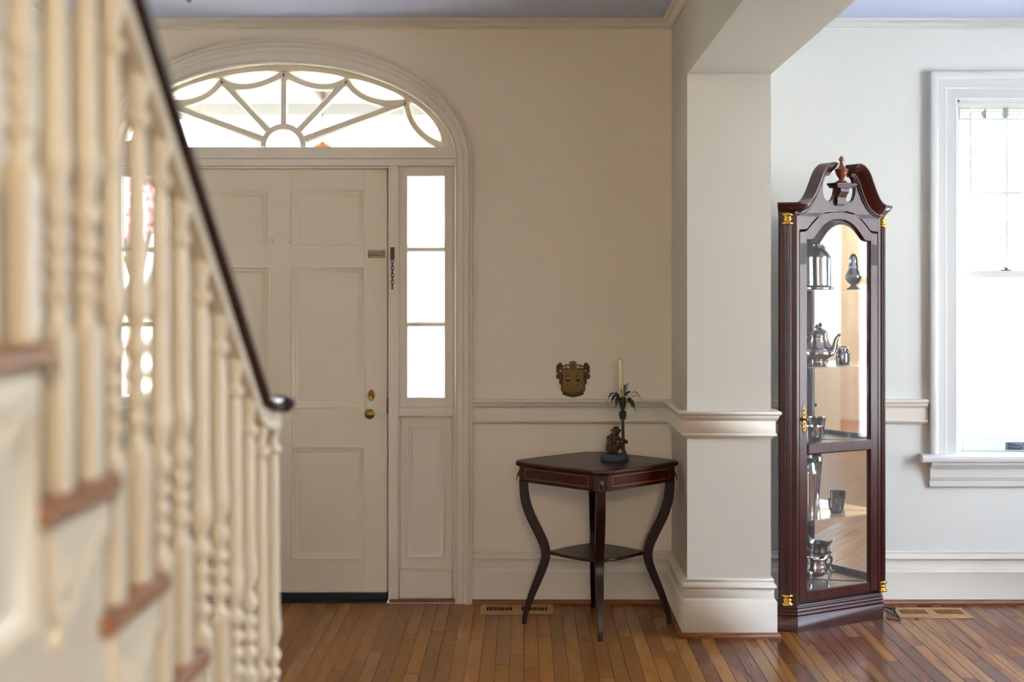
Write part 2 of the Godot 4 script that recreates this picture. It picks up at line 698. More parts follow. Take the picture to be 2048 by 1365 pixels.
func build_floor() -> void:
	var rng := RandomNumberGenerator.new()
	rng.seed = 41
	var fl := shell("floor")
	var sub := Geo.new()
	sub.span(Vector3(-2.35, -0.20, -6.97), Vector3(4.0, -0.024, 3.2))
	part(fl, "subfloor", sub, M.gap)
	var pitch := 0.058
	var near := 5.15      # boards from here to the wall are built one by one
	var shared := {}
	var rest := [Geo.new(), Geo.new(), Geo.new(), Geo.new()]
	var n := int((3.8 + 2.15) / pitch) + 1
	for i in n:
		var x := -2.15 + pitch * (i + 0.5)
		if x + pitch / 2 > 3.8:
			break
		var single := x > -1.3 and x < 2.5
		var z := -WALL
		var lead := rng.randf_range(0.25, 1.2)
		var along := 0
		while z < 3.0:
			var long := snappedf(lead if along == 0 else rng.randf_range(0.55, 1.5) * (1.0 if x < 0.8 else 1.5), 0.05)
			if z + long > 3.0:
				long = 3.0 - z
			if single and z < -near:
				var key := snappedf(long, 0.05)
				if not shared.has(key):
					var gg := Geo.new()
					gg.box(Vector3(0, -0.012, 0), Vector3(pitch - 0.0008, 0.024, long - 0.0008), 0.0012)
					shared[key] = gg.mesh()
				var o := MeshInstance3D.new()
				o.name = "plank"
				o.mesh = shared[key]
				var pool: Array = M.plank_hall if x < 0.72 + 0.09 * sin(i * 2.3) else M.plank_dining
				o.material_override = pool[rng.randi() % pool.size()]
				o.position = Vector3(x, rng.randf_range(-0.0003, 0.0), z + long / 2.0)
				fl.add_child(o, true)
			else:
				var k := (0 if x < 0.75 else 2) + rng.randi() % 2
				rest[k].box(Vector3(x, -0.012, z + long / 2.0), Vector3(pitch - 0.0008, 0.024, long - 0.0008), 0.0012)
			z += long
			along += 1
	var mats := [M.plank_hall[0], M.plank_hall[3], M.plank_dining[0], M.plank_dining[2]]
	for k in 4:
		var o := part(fl, "plank_field", rest[k], mats[k])
		o.set_meta("kind", "stuff")


# ---------------------------------------------------------------- shell

const DOOR_MID := -1.152      # middle of the front door arch
const PX0 := 0.698            # the pillar: left and right faces, front
const PX1 := 1.058
const PZ := -6.12


func build_shell() -> void:
	var g := Geo.new()
	var o := PackedVector2Array([Vector2(-2.35, -0.2), Vector2(-2.35, CEIL + 0.2), Vector2(0.9, CEIL + 0.2), Vector2(0.9, -0.2)])
	for p in arch(0.819, 2.116, 0.455, 0.0, 28):
		o.append(p)
	g.prism(o, -WALL - 0.2, -WALL)
	struct("wall_back", g, M.wall_hall)
	g = Geo.new()
	var w := [2.054, 2.83, 0.714, 2.398]
	g.span(Vector3(0.9, -0.2, -WALL - 0.2), Vector3(w[0], CEIL + 0.2, -WALL))
	g.span(Vector3(w[1], -0.2, -WALL - 0.2), Vector3(4.0, CEIL + 0.2, -WALL))
	g.span(Vector3(w[0], -0.2, -WALL - 0.2), Vector3(w[1], w[2], -WALL))
	g.span(Vector3(w[0], w[3], -WALL - 0.2), Vector3(w[1], CEIL + 0.2, -WALL))
	struct("wall_dining", g, M.wall_dining)
	g = Geo.new()
	g.span(Vector3(-2.35, -0.2, -WALL - 0.2), Vector3(-2.15, CEIL + 0.2, 3.2))
	struct("wall_left", g, M.wall_hall)
	g = Geo.new()
	var z := -WALL
	for win in [[-6.05, -5.70], [-5.45, -4.20], [-0.95, -0.35]]:
		g.span(Vector3(3.8, -0.2, z), Vector3(4.0, CEIL + 0.2, win[0]))
		g.span(Vector3(3.8, -0.2, win[0]), Vector3(4.0, 0.50, win[1]))
		g.span(Vector3(3.8, 2.60, win[0]), Vector3(4.0, CEIL + 0.2, win[1]))
		z = win[1]
	g.span(Vector3(3.8, -0.2, z), Vector3(4.0, CEIL + 0.2, 3.2))
	struct("wall_right", g, M.wall_dining)
	g = Geo.new()
	g.span(Vector3(-2.35, -0.2, 3.0), Vector3(-0.25, CEIL + 0.2, 3.2))
	g.span(Vector3(0.55, -0.2, 3.0), Vector3(4.0, CEIL + 0.2, 3.2))
	g.span(Vector3(-0.25, -0.2, 3.0), Vector3(0.55, 0.85, 3.2))
	g.span(Vector3(-0.25, 2.25, 3.0), Vector3(0.55, CEIL + 0.2, 3.2))
	struct("wall_rear", g, M.wall_hall)
	g = Geo.new()
	var side := Transform3D(Basis(Vector3(0, 0, 1), Vector3(0, 1, 0), Vector3(1, 0, 0)), Vector3.ZERO)
	g.prism(PackedVector2Array([Vector2(-WALL - 0.01, 0), Vector2(PZ, 0), Vector2(PZ, 2.422), Vector2(0.6, 2.422), Vector2(0.6, 0), Vector2(3.01, 0), Vector2(3.01, CEIL + 0.01), Vector2(-WALL - 0.01, CEIL + 0.01)]), PX0, PX1, side)
	struct("wall_middle", g, M.wall_pillar)
	g = Geo.new()
	g.span(Vector3(-2.35, CEIL, -WALL - 0.2), Vector3(4.0, CEIL + 0.2, 3.2))
	struct("ceiling", g, M.ceiling)


func arch(half: float, spring: float, rise: float, from_y: float, n: int) -> Array:      # from the right foot over the top to the left foot
	var r := [Vector2(DOOR_MID + half, from_y)]
	for i in n + 1:
		var a := PI * i / n
		r.append(Vector2(DOOR_MID + half * cos(a), spring + rise * sin(a)))
	r.append(Vector2(DOOR_MID - half, from_y))
	return r


const RAIL := [[-0.01, 0.972], [0.036, 0.972], [0.040, 0.969], [0.041, 0.962], [0.037, 0.956], [0.031, 0.952], [0.031, 0.948], [0.028, 0.941], [0.022, 0.934], [0.018, 0.931], [0.018, 0.876], [0.022, 0.875], [0.0235, 0.870], [0.022, 0.865], [0.015, 0.862], [0.009, 0.857], [0.006, 0.853], [-0.01, 0.853]]
const BASE := [[-0.01, 0.252], [0.006, 0.252], [0.011, 0.249], [0.012, 0.243], [0.009, 0.238], [0.010, 0.234], [0.017, 0.228], [0.0215, 0.222], [0.0225, 0.215], [0.019, 0.210], [0.012, 0.208], [0.012, 0.168], [0.015, 0.166], [0.022, 0.157], [0.024, 0.152], [0.024, 0.022], [-0.01, 0.022]]
const SHOE := [[-0.01, 0.0005], [0.038, 0.0005], [0.038, 0.008], [0.035, 0.016], [0.030, 0.021], [0.024, 0.023], [-0.01, 0.023]]
const CROWN := [[-0.01, CEIL - 0.046], [0.008, CEIL - 0.046], [0.010, CEIL - 0.041], [0.008, CEIL - 0.036], [0.012, CEIL - 0.034], [0.016, CEIL - 0.026], [0.024, CEIL - 0.018], [0.034, CEIL - 0.013], [0.040, CEIL - 0.012], [0.044, CEIL - 0.008], [0.044, CEIL + 0.005], [-0.01, CEIL + 0.005]]


func build_trim() -> void:
	var zw := -WALL
	var wrap := [Vector2(PX0, zw), Vector2(PX0, PZ), Vector2(PX1, PZ), Vector2(PX1, zw)]
	var g := Geo.new()
	g.mould([Vector2(ax(945), zw)] + wrap + [Vector2(1.912, zw)], RAIL)
	struct("trim_1", g, M.trim)
	g = Geo.new()
	g.mould([Vector2(-2.15, zw), Vector2(ax(187), zw)], RAIL)
	struct("trim_2", g, M.trim)
	g = Geo.new()
	g.mould([Vector2(ax(945), zw)] + wrap + [Vector2(3.8, zw), Vector2(3.8, 3.0)], BASE)
	struct("baseboard_right", g, M.trim)
	g = Geo.new()
	g.mould([Vector2(ax(945), zw)] + wrap + [Vector2(3.8, zw), Vector2(3.8, 3.0)], SHOE)
	struct("trim_3", g, M.shoe)
	g = Geo.new()
	g.mould([Vector2(-2.15, -3.6), Vector2(-2.15, zw), Vector2(ax(187), zw)], BASE)
	struct("baseboard_left", g, M.trim)
	g = Geo.new()
	g.mould([Vector2(-2.15, -3.6), Vector2(-2.15, zw), Vector2(ax(187), zw)], SHOE)
	struct("trim_4", g, M.shoe)
	g = Geo.new()
	g.mould([Vector2(-2.15, 3.0), Vector2(-2.15, zw), Vector2(PX0, zw), Vector2(PX0, 3.0)], CROWN)
	struct("trim_5", g, M.trim)
	g = Geo.new()
	g.mould([Vector2(PX1, 3.0), Vector2(PX1, zw), Vector2(3.8, zw), Vector2(3.8, 3.0)], CROWN)
	struct("trim_6", g, M.trim_white)
	# the moulded casing round the front door: up the right leg, over the arch, down the left leg
	var prof := [[0.0, -0.04], [0.0, 0.012], [0.05, 0.018], [0.10, 0.017], [0.13, 0.010], [0.16, 0.009], [0.38, 0.012], [0.41, 0.013], [0.43, 0.020], [0.47, 0.0215], [0.50, 0.016], [0.62, 0.018], [0.66, 0.028], [0.71, 0.034], [0.77, 0.035], [0.82, 0.031], [0.84, 0.026], [0.87, 0.0255], [0.90, 0.030], [0.96, 0.029], [1.0, 0.024], [1.0, -0.01]]
	var sec := []
	var section := func(inner: Vector2, outer: Vector2) -> PackedVector3Array:
		var r := PackedVector3Array()
		for q in prof:
			var p := inner.lerp(outer, q[0])
			r.append(Vector3(p.x, p.y, zw + q[1]))
		return r
	var a_in := arch(0.819, 2.116, 0.455, 0.0, 44)
	var a_out := arch(0.819 + 0.084, 2.116, 0.455 + 0.119, 0.0, 44)
	for i in a_in.size():
		sec.append(section.call(a_in[i], a_out[i]))
	g = Geo.new()
	g.sweep(sec, false, true, true, 24.0)
	struct("trim_7", g, M.trim)


# ---------------------------------------------------------------- front door

const ZF := 6.80      # face of the fixed frame
const ZD := 6.83      # face of the door leaf


func build_front_door() -> void:
	# fixed frame: transom, mullions, outer jambs, the panels below the side lights
	var fr := shell("trim_8", Vector3(DOOR_MID, 0, -ZF))
	var g := Geo.new()
	g.span(Vector3(ax(221, ZF), ay(317, ZF), -ZF - 0.13), Vector3(ax(911, ZF), ay(294, ZF), -ZF - 0.004), 0.002)
	g.span(Vector3(ax(222, ZF), ay(332, ZF), -ZF - 0.13), Vector3(ax(910, ZF), ay(317.6, ZF), -ZF), 0.002)
	g.span(Vector3(ax(350, ZF), ay(337, ZF), -ZF - 0.13), Vector3(ax(782, ZF), ay(332.4, ZF), -ZF - 0.010), 0.002)
	wpart(fr, "transom", g, M.trim)
	g = Geo.new()
	for x in [[346.0, 362.0], [766.0, 782.0]]:
		g.span(Vector3(ax(x[0], ZF), 0.0, -ZD - 0.075), Vector3(ax(x[1], ZF), ay(334, ZF), -ZD - 0.046))
	g.span(Vector3(ax(346, ZF), ay(348, ZF), -ZD - 0.075), Vector3(ax(782, ZF), ay(330, ZF), -ZD - 0.046))
	wpart(fr, "door_stop", g, M.trim)
	for right in [true, false]:
		var px := func(p: float) -> float: return ax(p if right else 1132.0 - p, ZF)
		var box := func(gg: Geo, x0: float, y0: float, x1: float, y1: float, back: float, front: float, bev: float) -> void:
			gg.span(Vector3(px.call(x0), ay(y0, ZF), -ZF - back), Vector3(px.call(x1), ay(y1, ZF), -ZF - front), bev)
		g = Geo.new()
		box.call(g, 776.5, 1206, 797, 332, 0.13, 0.0, 0.003)
		wpart(fr, "mullion", g, M.trim)
		g = Geo.new()
		box.call(g, 906, 1206, 913, 332, 0.13, 0.0, 0.002)
		wpart(fr, "jamb", g, M.trim)
		g = Geo.new()
		box.call(g, 797, 833, 906, 817, 0.13, 0.0, 0.002)
		wpart(fr, "rail", g, M.trim)
		g = Geo.new()
		box.call(g, 797, 1206, 906, 833, 0.13, 0.022, 0.0)
		wpart(fr, "panel", g, M.trim)
		g = Geo.new()
		var x0: float = minf(px.call(815), px.call(888))
		var x1: float = maxf(px.call(815), px.call(888))
		var zz := -ZF - 0.022
		g.frame(x0, ay(1118, ZF), x1, ay(853, ZF), [[0.0, zz - 0.004], [0.0, zz + 0.007], [0.004, zz + 0.009], [0.012, zz + 0.005], [0.016, zz + 0.004], [0.020, zz + 0.002], [0.024, zz - 0.004]])
		wpart(fr, "panel_moulding", g, M.trim)
		g = Geo.new()
		x0 = minf(px.call(797.5), px.call(905.5))
		x1 = maxf(px.call(797.5), px.call(905.5))
		g.frame(x0, ay(1142, ZF), x1, ay(834, ZF), [[0.0, zz - 0.004], [0.0, zz + 0.018], [0.004, zz + 0.018], [0.007, zz + 0.008], [0.008, zz - 0.004]])
		wpart(fr, "panel_bead", g, M.trim)
		g = Geo.new()
		box.call(g, 798, 1199, 905, 1142, 0.05, 0.006, 0.004)
		wpart(fr, "base_block", g, M.trim)
		g = Geo.new()
		box.call(g, 779, 1206, 914, 1199, 0.05, -0.006, 0.003)
		wpart(fr, "shoe", g, M.shoe)
	# the leaf
	var d := shell("door_1", Vector3(DOOR_MID, 0, -ZD))
	var X := [353.0, 394.0, 540.0, 583.0, 730.0, 774.5]
	var Y := [338.5, 380.0, 490.0, 533.0, 817.0, 893.0, 1120.0, 1185.0]
	g = Geo.new()
	for i in [0, 2, 4]:
		g.span(Vector3(ax(X[i], ZD), ay(Y[7], ZD), -ZD - 0.044), Vector3(ax(X[i + 1], ZD), ay(Y[0], ZD), -ZD), 0.0012)
	for i in [0, 2, 4, 6]:
		for j in [1, 3]:
			g.span(Vector3(ax(X[j], ZD), ay(Y[i + 1], ZD), -ZD - 0.044), Vector3(ax(X[j + 1], ZD), ay(Y[i], ZD), -ZD), 0.0012)
	wpart(d, "door_leaf", g, M.door)
	for i in [1, 3, 5]:
		for j in [1, 3]:
			g = Geo.new()
			g.span(Vector3(ax(X[j], ZD), ay(Y[i + 1], ZD), -ZD - 0.034), Vector3(ax(X[j + 1], ZD), ay(Y[i], ZD), -ZD - 0.014))
			var p := wpart(d, "door_panel", g, M.door)
			g = Geo.new()
			g.frame(ax(X[j], ZD) - d.position.x, ay(Y[i + 1], ZD), ax(X[j + 1], ZD) - d.position.x, ay(Y[i], ZD), [[-0.002, -0.016], [-0.002, 0.002], [0.003, 0.0045], [0.008, 0.003], [0.012, -0.002], [0.019, -0.005], [0.022, -0.005], [0.026, -0.009], [0.030, -0.011], [0.031, -0.016]])
			part(p, "panel_moulding", g, M.door)
	g = Geo.new()
	g.span(Vector3(ax(353, ZD), 0.006, -ZD - 0.04), Vector3(ax(775, ZD), ay(1186, ZD), -ZD + 0.012), 0.002)
	wpart(d, "door_sweep", g, M.black, "black rubber door sweep")
	g = Geo.new()
	g.span(Vector3(ax(352, ZD), 0.0005, -ZD - 0.1), Vector3(ax(776, ZD), 0.008, -WALL + 0.006), 0.002)
	wpart(d, "threshold", g, M.black)
	g = Geo.new()
	var turn := Transform3D(Basis(Vector3(1, 0, 0), Vector3(0, 0, 1), Vector3(0, -1, 0)), at(741, 827, ZD))      # lathe axis towards the room
	g.lathe([[0.0, -0.001], [0.019, -0.001], [0.019, 0.003], [0.014, 0.006], [0.009, 0.012], [0.009, 0.022], [0.014, 0.030], [0.022, 0.037], [0.0245, 0.046], [0.0225, 0.056], [0.015, 0.062], [0.0, 0.064]], 24, Vector3.ZERO, turn)
	wpart(d, "door_knob", g, M.brass_dull, "round brass knob")
	g = Geo.new()
	turn.origin = at(743, 791, ZD)
	var oval := turn * Transform3D(Basis.from_scale(Vector3(0.6, 1, 1)), Vector3.ZERO)
	g.lathe([[0.0, -0.001], [0.027, -0.001], [0.027, 0.003], [0.024, 0.005], [0.019, 0.005], [0.016, 0.004], [0.0, 0.005]], 24, Vector3.ZERO, oval)
	g.lathe([[0.0, 0.004], [0.008, 0.004], [0.008, 0.010], [0.006, 0.013], [0.0, 0.013]], 16, Vector3.ZERO, turn)
	g.box(Vector3(0, 0, 0.017), Vector3(0.006, 0.026, 0.010), 0.002, Transform3D(Basis(Vector3(0, 0, 1), 0.5), turn.origin))
	wpart(d, "thumb_turn", g, M.brass_dull, "oval brass deadbolt thumb turn")
	for p in [Vector2(544, 482), Vector2(581, 483)]:
		g = Geo.new()
		turn.origin = at(p.x, p.y, ZD)
		g.lathe([[0.0, -0.001], [0.012, -0.001], [0.012, 0.003], [0.009, 0.006], [0.007, 0.003], [0.004, 0.003], [0.003, 0.006], [0.0, 0.007]], 16, Vector3.ZERO, turn)
		wpart(d, "button", g, M.door)
	var k := at(753, 508.5, ZD)
	g = Geo.new()
	g.box(k + Vector3(0, 0, 0.002), Vector3(0.083, 0.037, 0.005), 0.001)
	g.box(k + Vector3(0, 0.011, 0.006), Vector3(0.080, 0.008, 0.010), 0.002)
	g.box(k + Vector3(0, -0.011, 0.006), Vector3(0.080, 0.008, 0.010), 0.002)
	g.tube([k + Vector3(-0.039, 0, 0.008), k + Vector3(0.039, 0, 0.008)], 0.0065, 10)
	wpart(d, "latch_case", g, M.latch, "bronze surface latch")
	for s in [[-0.036, 0.014], [0.036, 0.014], [-0.036, -0.014], [0.036, -0.014]]:
		g = Geo.new()
		g.ball(k + Vector3(s[0], s[1], 0.010), Vector3(0.0028, 0.0028, 0.002), 8)
		wpart(d, "screw", g, M.iron)
	g = Geo.new()
	g.box(at(775.8, 812, ZD) + Vector3(0, 0, 0.012), Vector3(0.006, 0.075, 0.03), 0.001)
	wpart(d, "strike_plate", g, M.iron)
	# the chain that hangs on the post beside the door
	var c := at(785, 507, ZF)
	var ch := thing("door_chain", "dark metal security chain hanging from its plate on the post beside the front door", "chain", c)
	g = Geo.new()
	g.box(Vector3(0, 0, 0.0015), Vector3(0.020, 0.058, 0.003), 0.001)
	g.tube(ring_points(Vector3(0, 0.008, 0.004), 0.006, 0.009, 14), 0.0022, 8, 1.0, true)
	part(ch, "mounting_plate", g, M.iron)
	g = Geo.new()
	g.ball(Vector3(0, 0.022, 0.003), Vector3(0.003, 0.003, 0.002), 8)
	part(ch, "screw", g, M.brass_dark)
	for i in 9:
		g = Geo.new()
		var r := ring_points(Vector3.ZERO, 0.0062, 0.0115, 16)
		g.tube(r, 0.0018, 7, 1.0, true)
		g.move(Transform3D(Basis(Vector3.UP, 1.35 if i % 2 == 0 else 0.12), Vector3(0, -0.022 - i * 0.0165, 0.008)))
		part(ch, "link", g, M.iron)
	g = Geo.new()
	g.lathe([[0.0, 0.0], [0.005, 0.0], [0.005, 0.004], [0.003, 0.008], [0.003, 0.014], [0.0, 0.016]], 12, Vector3(0, -0.172, 0.008))
	part(ch, "end_stud", g, M.iron)


func ring_points(c: Vector3, a: float, b: float, n: int) -> Array:
	var r := []
	for i in n:
		var t := TAU * i / n
		r.append(c + Vector3(a * cos(t), b * sin(t), 0))
	return r


# ---------------------------------------------------------------- fanlight and side lights

func build_fanlight() -> void:
	var zf := 6.825
	var zb := -zf - 0.035
	var w := shell("window_1", Vector3(DOOR_MID, ay(294, zf), -zf))
	var hub := at(566, 293, zf)
	var P := func(px: float, py: float) -> Vector2:
		var p := at(px, py, zf)
		return Vector2(p.x, p.y)
	# the sash ring between the glass and the arch
	var a := 316.0 / FOCAL * zf
	var b := 150.0 / FOCAL * zf
	var sec := []
	for i in 49:
		var t := PI * i / 48.0
		var inn := Vector2(hub.x + a * cos(t), hub.y + b * sin(t))
		var out := Vector2(DOOR_MID + 0.835 * cos(t), lerpf(hub.y, 2.116, 0.9) + 0.475 * sin(t))
		var r := PackedVector3Array()
		for q in [[0.0, zb], [0.0, zb + 0.016], [0.10, -zf], [1.0, -zf], [1.0, zb]]:
			var p := inn.lerp(out, q[0])
			r.append(Vector3(p.x, p.y, q[1]))
		sec.append(r)
	var g := Geo.new()
	g.sweep(sec, false, true, true, 25.0)
	wpart(w, "sash", g, M.trim)
	# hub, spokes and swags
	var r_hub := 40.0 / FOCAL * zf
	var ring := []
	for i in 21:
		var t := PI * i / 20.0
		ring.append(Vector2(hub.x + r_hub * cos(t), hub.y + r_hub * sin(t)))
	g = Geo.new()
	g.bar(ring, zb, -zf - 0.003, 0.034, 0.023)
	wpart(w, "muntin", g, M.trim)
	var tips := [P.call(892, 293), P.call(812, 204), P.call(692, 161), P.call(567, 146), P.call(442, 161), P.call(322, 204), P.call(240, 293)]
	var dips := [P.call(820, 274), P.call(724, 215), P.call(640, 192), P.call(494, 192), P.call(410, 215), P.call(314, 274)]
	for i in range(1, 6):
		var dir: Vector2 = (tips[i] - Vector2(hub.x, hub.y)).normalized()
		var foot: Vector2 = Vector2(hub.x, hub.y) + dir * r_hub
		g = Geo.new()
		g.bar([foot, tips[i] + dir * 0.01], zb, -zf - 0.0065, 0.036, 0.024)
		wpart(w, "muntin", g, M.trim)
	var swags := []
	for i in 6:
		var s := []
		for k in 13:
			var t := k / 12.0
			var p: Vector2 = tips[i] * (1 - t) * (1 - t) + dips[i] * 2.0 * t * (1 - t) + tips[i + 1] * t * t
			s.append(p)
		swags.append(s)
		g = Geo.new()
		g.bar(s, zb, -zf - 0.004, 0.036, 0.024)
		wpart(w, "muntin", g, M.trim)
	# panes: the hub, six between the spokes, six above the swags
	var hz := -zf - 0.028
	g = Geo.new()
	g.sheet(PackedVector2Array(ring), hz)
	wpart(w, "pane", g, M.glass)
	for i in 6:
		var o := PackedVector2Array()
		var d0: Vector2 = (tips[i] - Vector2(hub.x, hub.y)).normalized() if i > 0 else Vector2(1, 0)
		var d1: Vector2 = (tips[i + 1] - Vector2(hub.x, hub.y)).normalized() if i < 5 else Vector2(-1, 0)
		o.append(Vector2(hub.x, hub.y) + d0 * r_hub)
		for p in swags[i]:
			o.append(p)
		o.append(Vector2(hub.x, hub.y) + d1 * r_hub)
		g = Geo.new()
		g.sheet(o, hz)
		wpart(w, "pane", g, M.glass)
		o = PackedVector2Array()
		for p in swags[i]:
			o.append(p)
		var t0: float = atan2((tips[i].y - hub.y) / b, (tips[i].x - hub.x) / a)
		var t1: float = atan2((tips[i + 1].y - hub.y) / b, (tips[i + 1].x - hub.x) / a)
		for k in range(1, 10):
			var t := lerpf(t1, t0, k / 10.0)
			o.append(Vector2(hub.x + a * 1.03 * cos(t), hub.y + b * 1.05 * sin(t)))
		g = Geo.new()
		g.sheet(o, hz)
		wpart(w, "pane", g, M.glass)


func build_sidelights() -> void:
	var zs := 6.815
	for right in [true, false]:
		var px := func(p: float) -> float: return ax(p if right else 1132.0 - p, zs)
		var w := shell("window_2" if right else "window_3", Vector3(px.call(852), ay(816, zs), -zs))
		var box := func(gg: Geo, x0: float, y0: float, x1: float, y1: float, bev: float) -> void:
			gg.span(Vector3(px.call(x0), ay(y0, zs), -zs - 0.04), Vector3(px.call(x1), ay(y1, zs), -zs), bev)
		var g := Geo.new()
		box.call(g, 798, 816.5, 814, 333, 0.001)
		box.call(g, 890, 816.5, 905.5, 333, 0.001)
		box.call(g, 814, 816.5, 890, 797, 0.001)
		box.call(g, 814, 351, 890, 333, 0.001)
		wpart(w, "sash", g, M.trim)
		g = Geo.new()
		var x0: float = minf(px.call(813.5), px.call(890.5))
		var x1: float = maxf(px.call(813.5), px.call(890.5))
		g.frame(x0, ay(797, zs), x1, ay(351, zs), [[0.0, -zs - 0.03], [0.0, -zs + 0.004], [0.002, -zs + 0.005], [0.005, -zs - 0.006], [0.007, -zs - 0.03]])
		g.frame(minf(px.call(797), px.call(906)), ay(816.8, zs), maxf(px.call(797), px.call(906)), ay(333.5, zs), [[0.0, -zs - 0.006], [0.0, -zs + 0.014], [0.003, -zs + 0.014], [0.006, -zs + 0.004], [0.006, -zs - 0.006]])
		wpart(w, "sash_bead", g, M.trim)
		for y in [499.5, 649.5]:
			g = Geo.new()
			g.bar([Vector2(x0, ay(y, zs)), Vector2(x1, ay(y, zs))], -zs - 0.034, -zs - 0.001, 0.024, 0.012)
			wpart(w, "muntin", g, M.trim)
		for y in [[351.0, 499.5], [499.5, 649.5], [649.5, 797.0]]:
			g = Geo.new()
			g.sheet(PackedVector2Array([Vector2(x0, ay(y[1], zs)), Vector2(x1, ay(y[1], zs)), Vector2(x1, ay(y[0], zs)), Vector2(x0, ay(y[0], zs))]), -zs - 0.028)
			wpart(w, "pane", g, M.glass)


# ---------------------------------------------------------------- windows

func build_windows() -> void:
	# the window of the next room: six panes over one
	var zw := -WALL
	var x0 := 2.054
	var x1 := 2.83
	var y0 := 0.714
	var y1 := 2.398
	var w := shell("window_4", Vector3((x0 + x1) / 2, y0, zw))
	var prof := [[0.0, -0.02], [0.0, 0.014], [0.006, 0.018], [0.012, 0.016], [0.050, 0.016], [0.056, 0.021], [0.060, 0.020], [0.092, 0.022], [0.098, 0.034], [0.104, 0.040], [0.112, 0.042], [0.122, 0.042], [0.131, 0.038], [0.134, 0.030], [0.134, -0.005]]
	var sec := []
	for c in [[x0, y0, -1.0, 0.0], [x0, y1, -1.0, 1.0], [x1, y1, 1.0, 1.0], [x1, y0, 1.0, 0.0]]:
		var r := PackedVector3Array()
		for q in prof:
			r.append(Vector3(c[0] + c[2] * q[0], c[1] + c[3] * q[0], zw + q[1]))
		sec.append(r)
	var g := Geo.new()
	g.sweep(sec, false, true, true, 20.0)
	wpart(w, "casing", g, M.trim_white)
	g = Geo.new()
	for x in [[x0, x0 + 0.012], [x1 - 0.012, x1]]:
		g.span(Vector3(x[0], y0, zw - 0.2), Vector3(x[1], y1, zw + 0.002))
		g.span(Vector3(x[0] - 0.004, y0, zw - 0.045), Vector3(x[1] + 0.006, y1, zw - 0.03))
	g.span(Vector3(x0, y1 - 0.012, zw - 0.2), Vector3(x1, y1, zw + 0.002))
	g.span(Vector3(x0, y0 - 0.03, zw - 0.24), Vector3(x1, y0 + 0.002, zw - 0.02))
	wpart(w, "jamb", g, M.trim_white)
	# stool and apron
	g = Geo.new()
	var outline := PackedVector2Array([Vector2(zw - 0.03, 0.676), Vector2(zw + 0.062, 0.676), Vector2(zw + 0.070, 0.681), Vector2(zw + 0.073, 0.690), Vector2(zw + 0.073, 0.701), Vector2(zw + 0.069, 0.709), Vector2(zw + 0.060, 0.714), Vector2(zw - 0.03, 0.714)])
	var side := Transform3D(Basis(Vector3(0, 0, 1), Vector3(0, 1, 0), Vector3(1, 0, 0)), Vector3.ZERO)
	g.prism(outline, 1.874, x1 + 0.18, side)
	wpart(w, "sill", g, M.trim_white)
	g = Geo.new()
	var ap := [[-0.01, 0.676], [0.058, 0.676], [0.058, 0.668], [0.054, 0.661], [0.046, 0.655], [0.044, 0.650], [0.030, 0.648], [0.030, 0.601], [0.026, 0.597], [0.026, 0.592], [0.021, 0.588], [0.021, 0.560], [0.017, 0.556], [0.012, 0.553], [-0.01, 0.553]]
	g.mould([Vector2(1.921, zw), Vector2(1.9212, zw), Vector2(x1 + 0.13, zw)], ap)
	wpart(w, "apron", g, M.trim_white)
	# upper sash
	var zu := zw - 0.10
	var zl := zw - 0.06
	g = Geo.new()
	var frame := func(gg: Geo, ya: float, yb: float, z: float, stile: float, top: float, bottom: float) -> void:
		gg.span(Vector3(x0 + 0.004, ya, z - 0.034), Vector3(x0 + stile, yb, z), 0.002)
		gg.span(Vector3(x1 - stile, ya, z - 0.034), Vector3(x1 - 0.004, yb, z), 0.002)
		gg.span(Vector3(x0 + stile, yb - top, z - 0.034), Vector3(x1 - stile, yb, z), 0.002)
		gg.span(Vector3(x0 + stile, ya, z - 0.034), Vector3(x1 - stile, ya + bottom, z), 0.002)
	frame.call(g, 1.528, y1, zu, 0.048, 0.05, 0.034)
	wpart(w, "sash", g, M.trim_white)
	g = Geo.new()
	frame.call(g, y0 + 0.002, 1.586, zl, 0.048, 0.034, 0.076)
	wpart(w, "sash", g, M.trim_white)
	var gx0 := x0 + 0.048
	var gx1 := x1 - 0.048
	var pitch := (gx1 - gx0) / 3.0
	for i in [1, 2]:
		g = Geo.new()
		g.bar([Vector2(gx0 + pitch * i, 1.562), Vector2(gx0 + pitch * i, y1 - 0.05)], zu - 0.03, zu - 0.001, 0.024, 0.011)
		wpart(w, "muntin", g, M.trim_white)
	g = Geo.new()
	var ym := ay(386, WALL + 0.1)
	g.bar([Vector2(gx0, ym), Vector2(gx1, ym)], zu - 0.03, zu - 0.0025, 0.024, 0.011)
	wpart(w, "muntin", g, M.trim_white)
	for i in 3:
		for yy in [[1.562, ym], [ym, y1 - 0.05]]:
			g = Geo.new()
			var a := gx0 + pitch * i
			g.sheet(PackedVector2Array([Vector2(a, yy[0]), Vector2(a + pitch, yy[0]), Vector2(a + pitch, yy[1]), Vector2(a, yy[1])]), zu - 0.02)
			wpart(w, "pane", g, M.glass)
	g = Geo.new()
	g.sheet(PackedVector2Array([Vector2(gx0, y0 + 0.078), Vector2(gx1, y0 + 0.078), Vector2(gx1, 1.552), Vector2(gx0, 1.552)]), zl - 0.02)
	wpart(w, "pane", g, M.glass)
	# lock and lift
	g = Geo.new()
	var k := at(2012, 541, WALL + 0.03)
	g.box(k + Vector3(0, 0.001, -0.004), Vector3(0.05, 0.006, 0.022), 0.002)
	g.lathe([[0.0, 0.0], [0.010, 0.0], [0.010, 0.008], [0.006, 0.012], [0.0, 0.013]], 14, k + Vector3(0.004, 0.004, -0.006))
	g.tube([k + Vector3(0.004, 0.012, -0.002), k + Vector3(-0.012, 0.014, 0.010), k + Vector3(-0.026, 0.010, 0.014)], [0.005, 0.0045, 0.003], 8, 0.6)
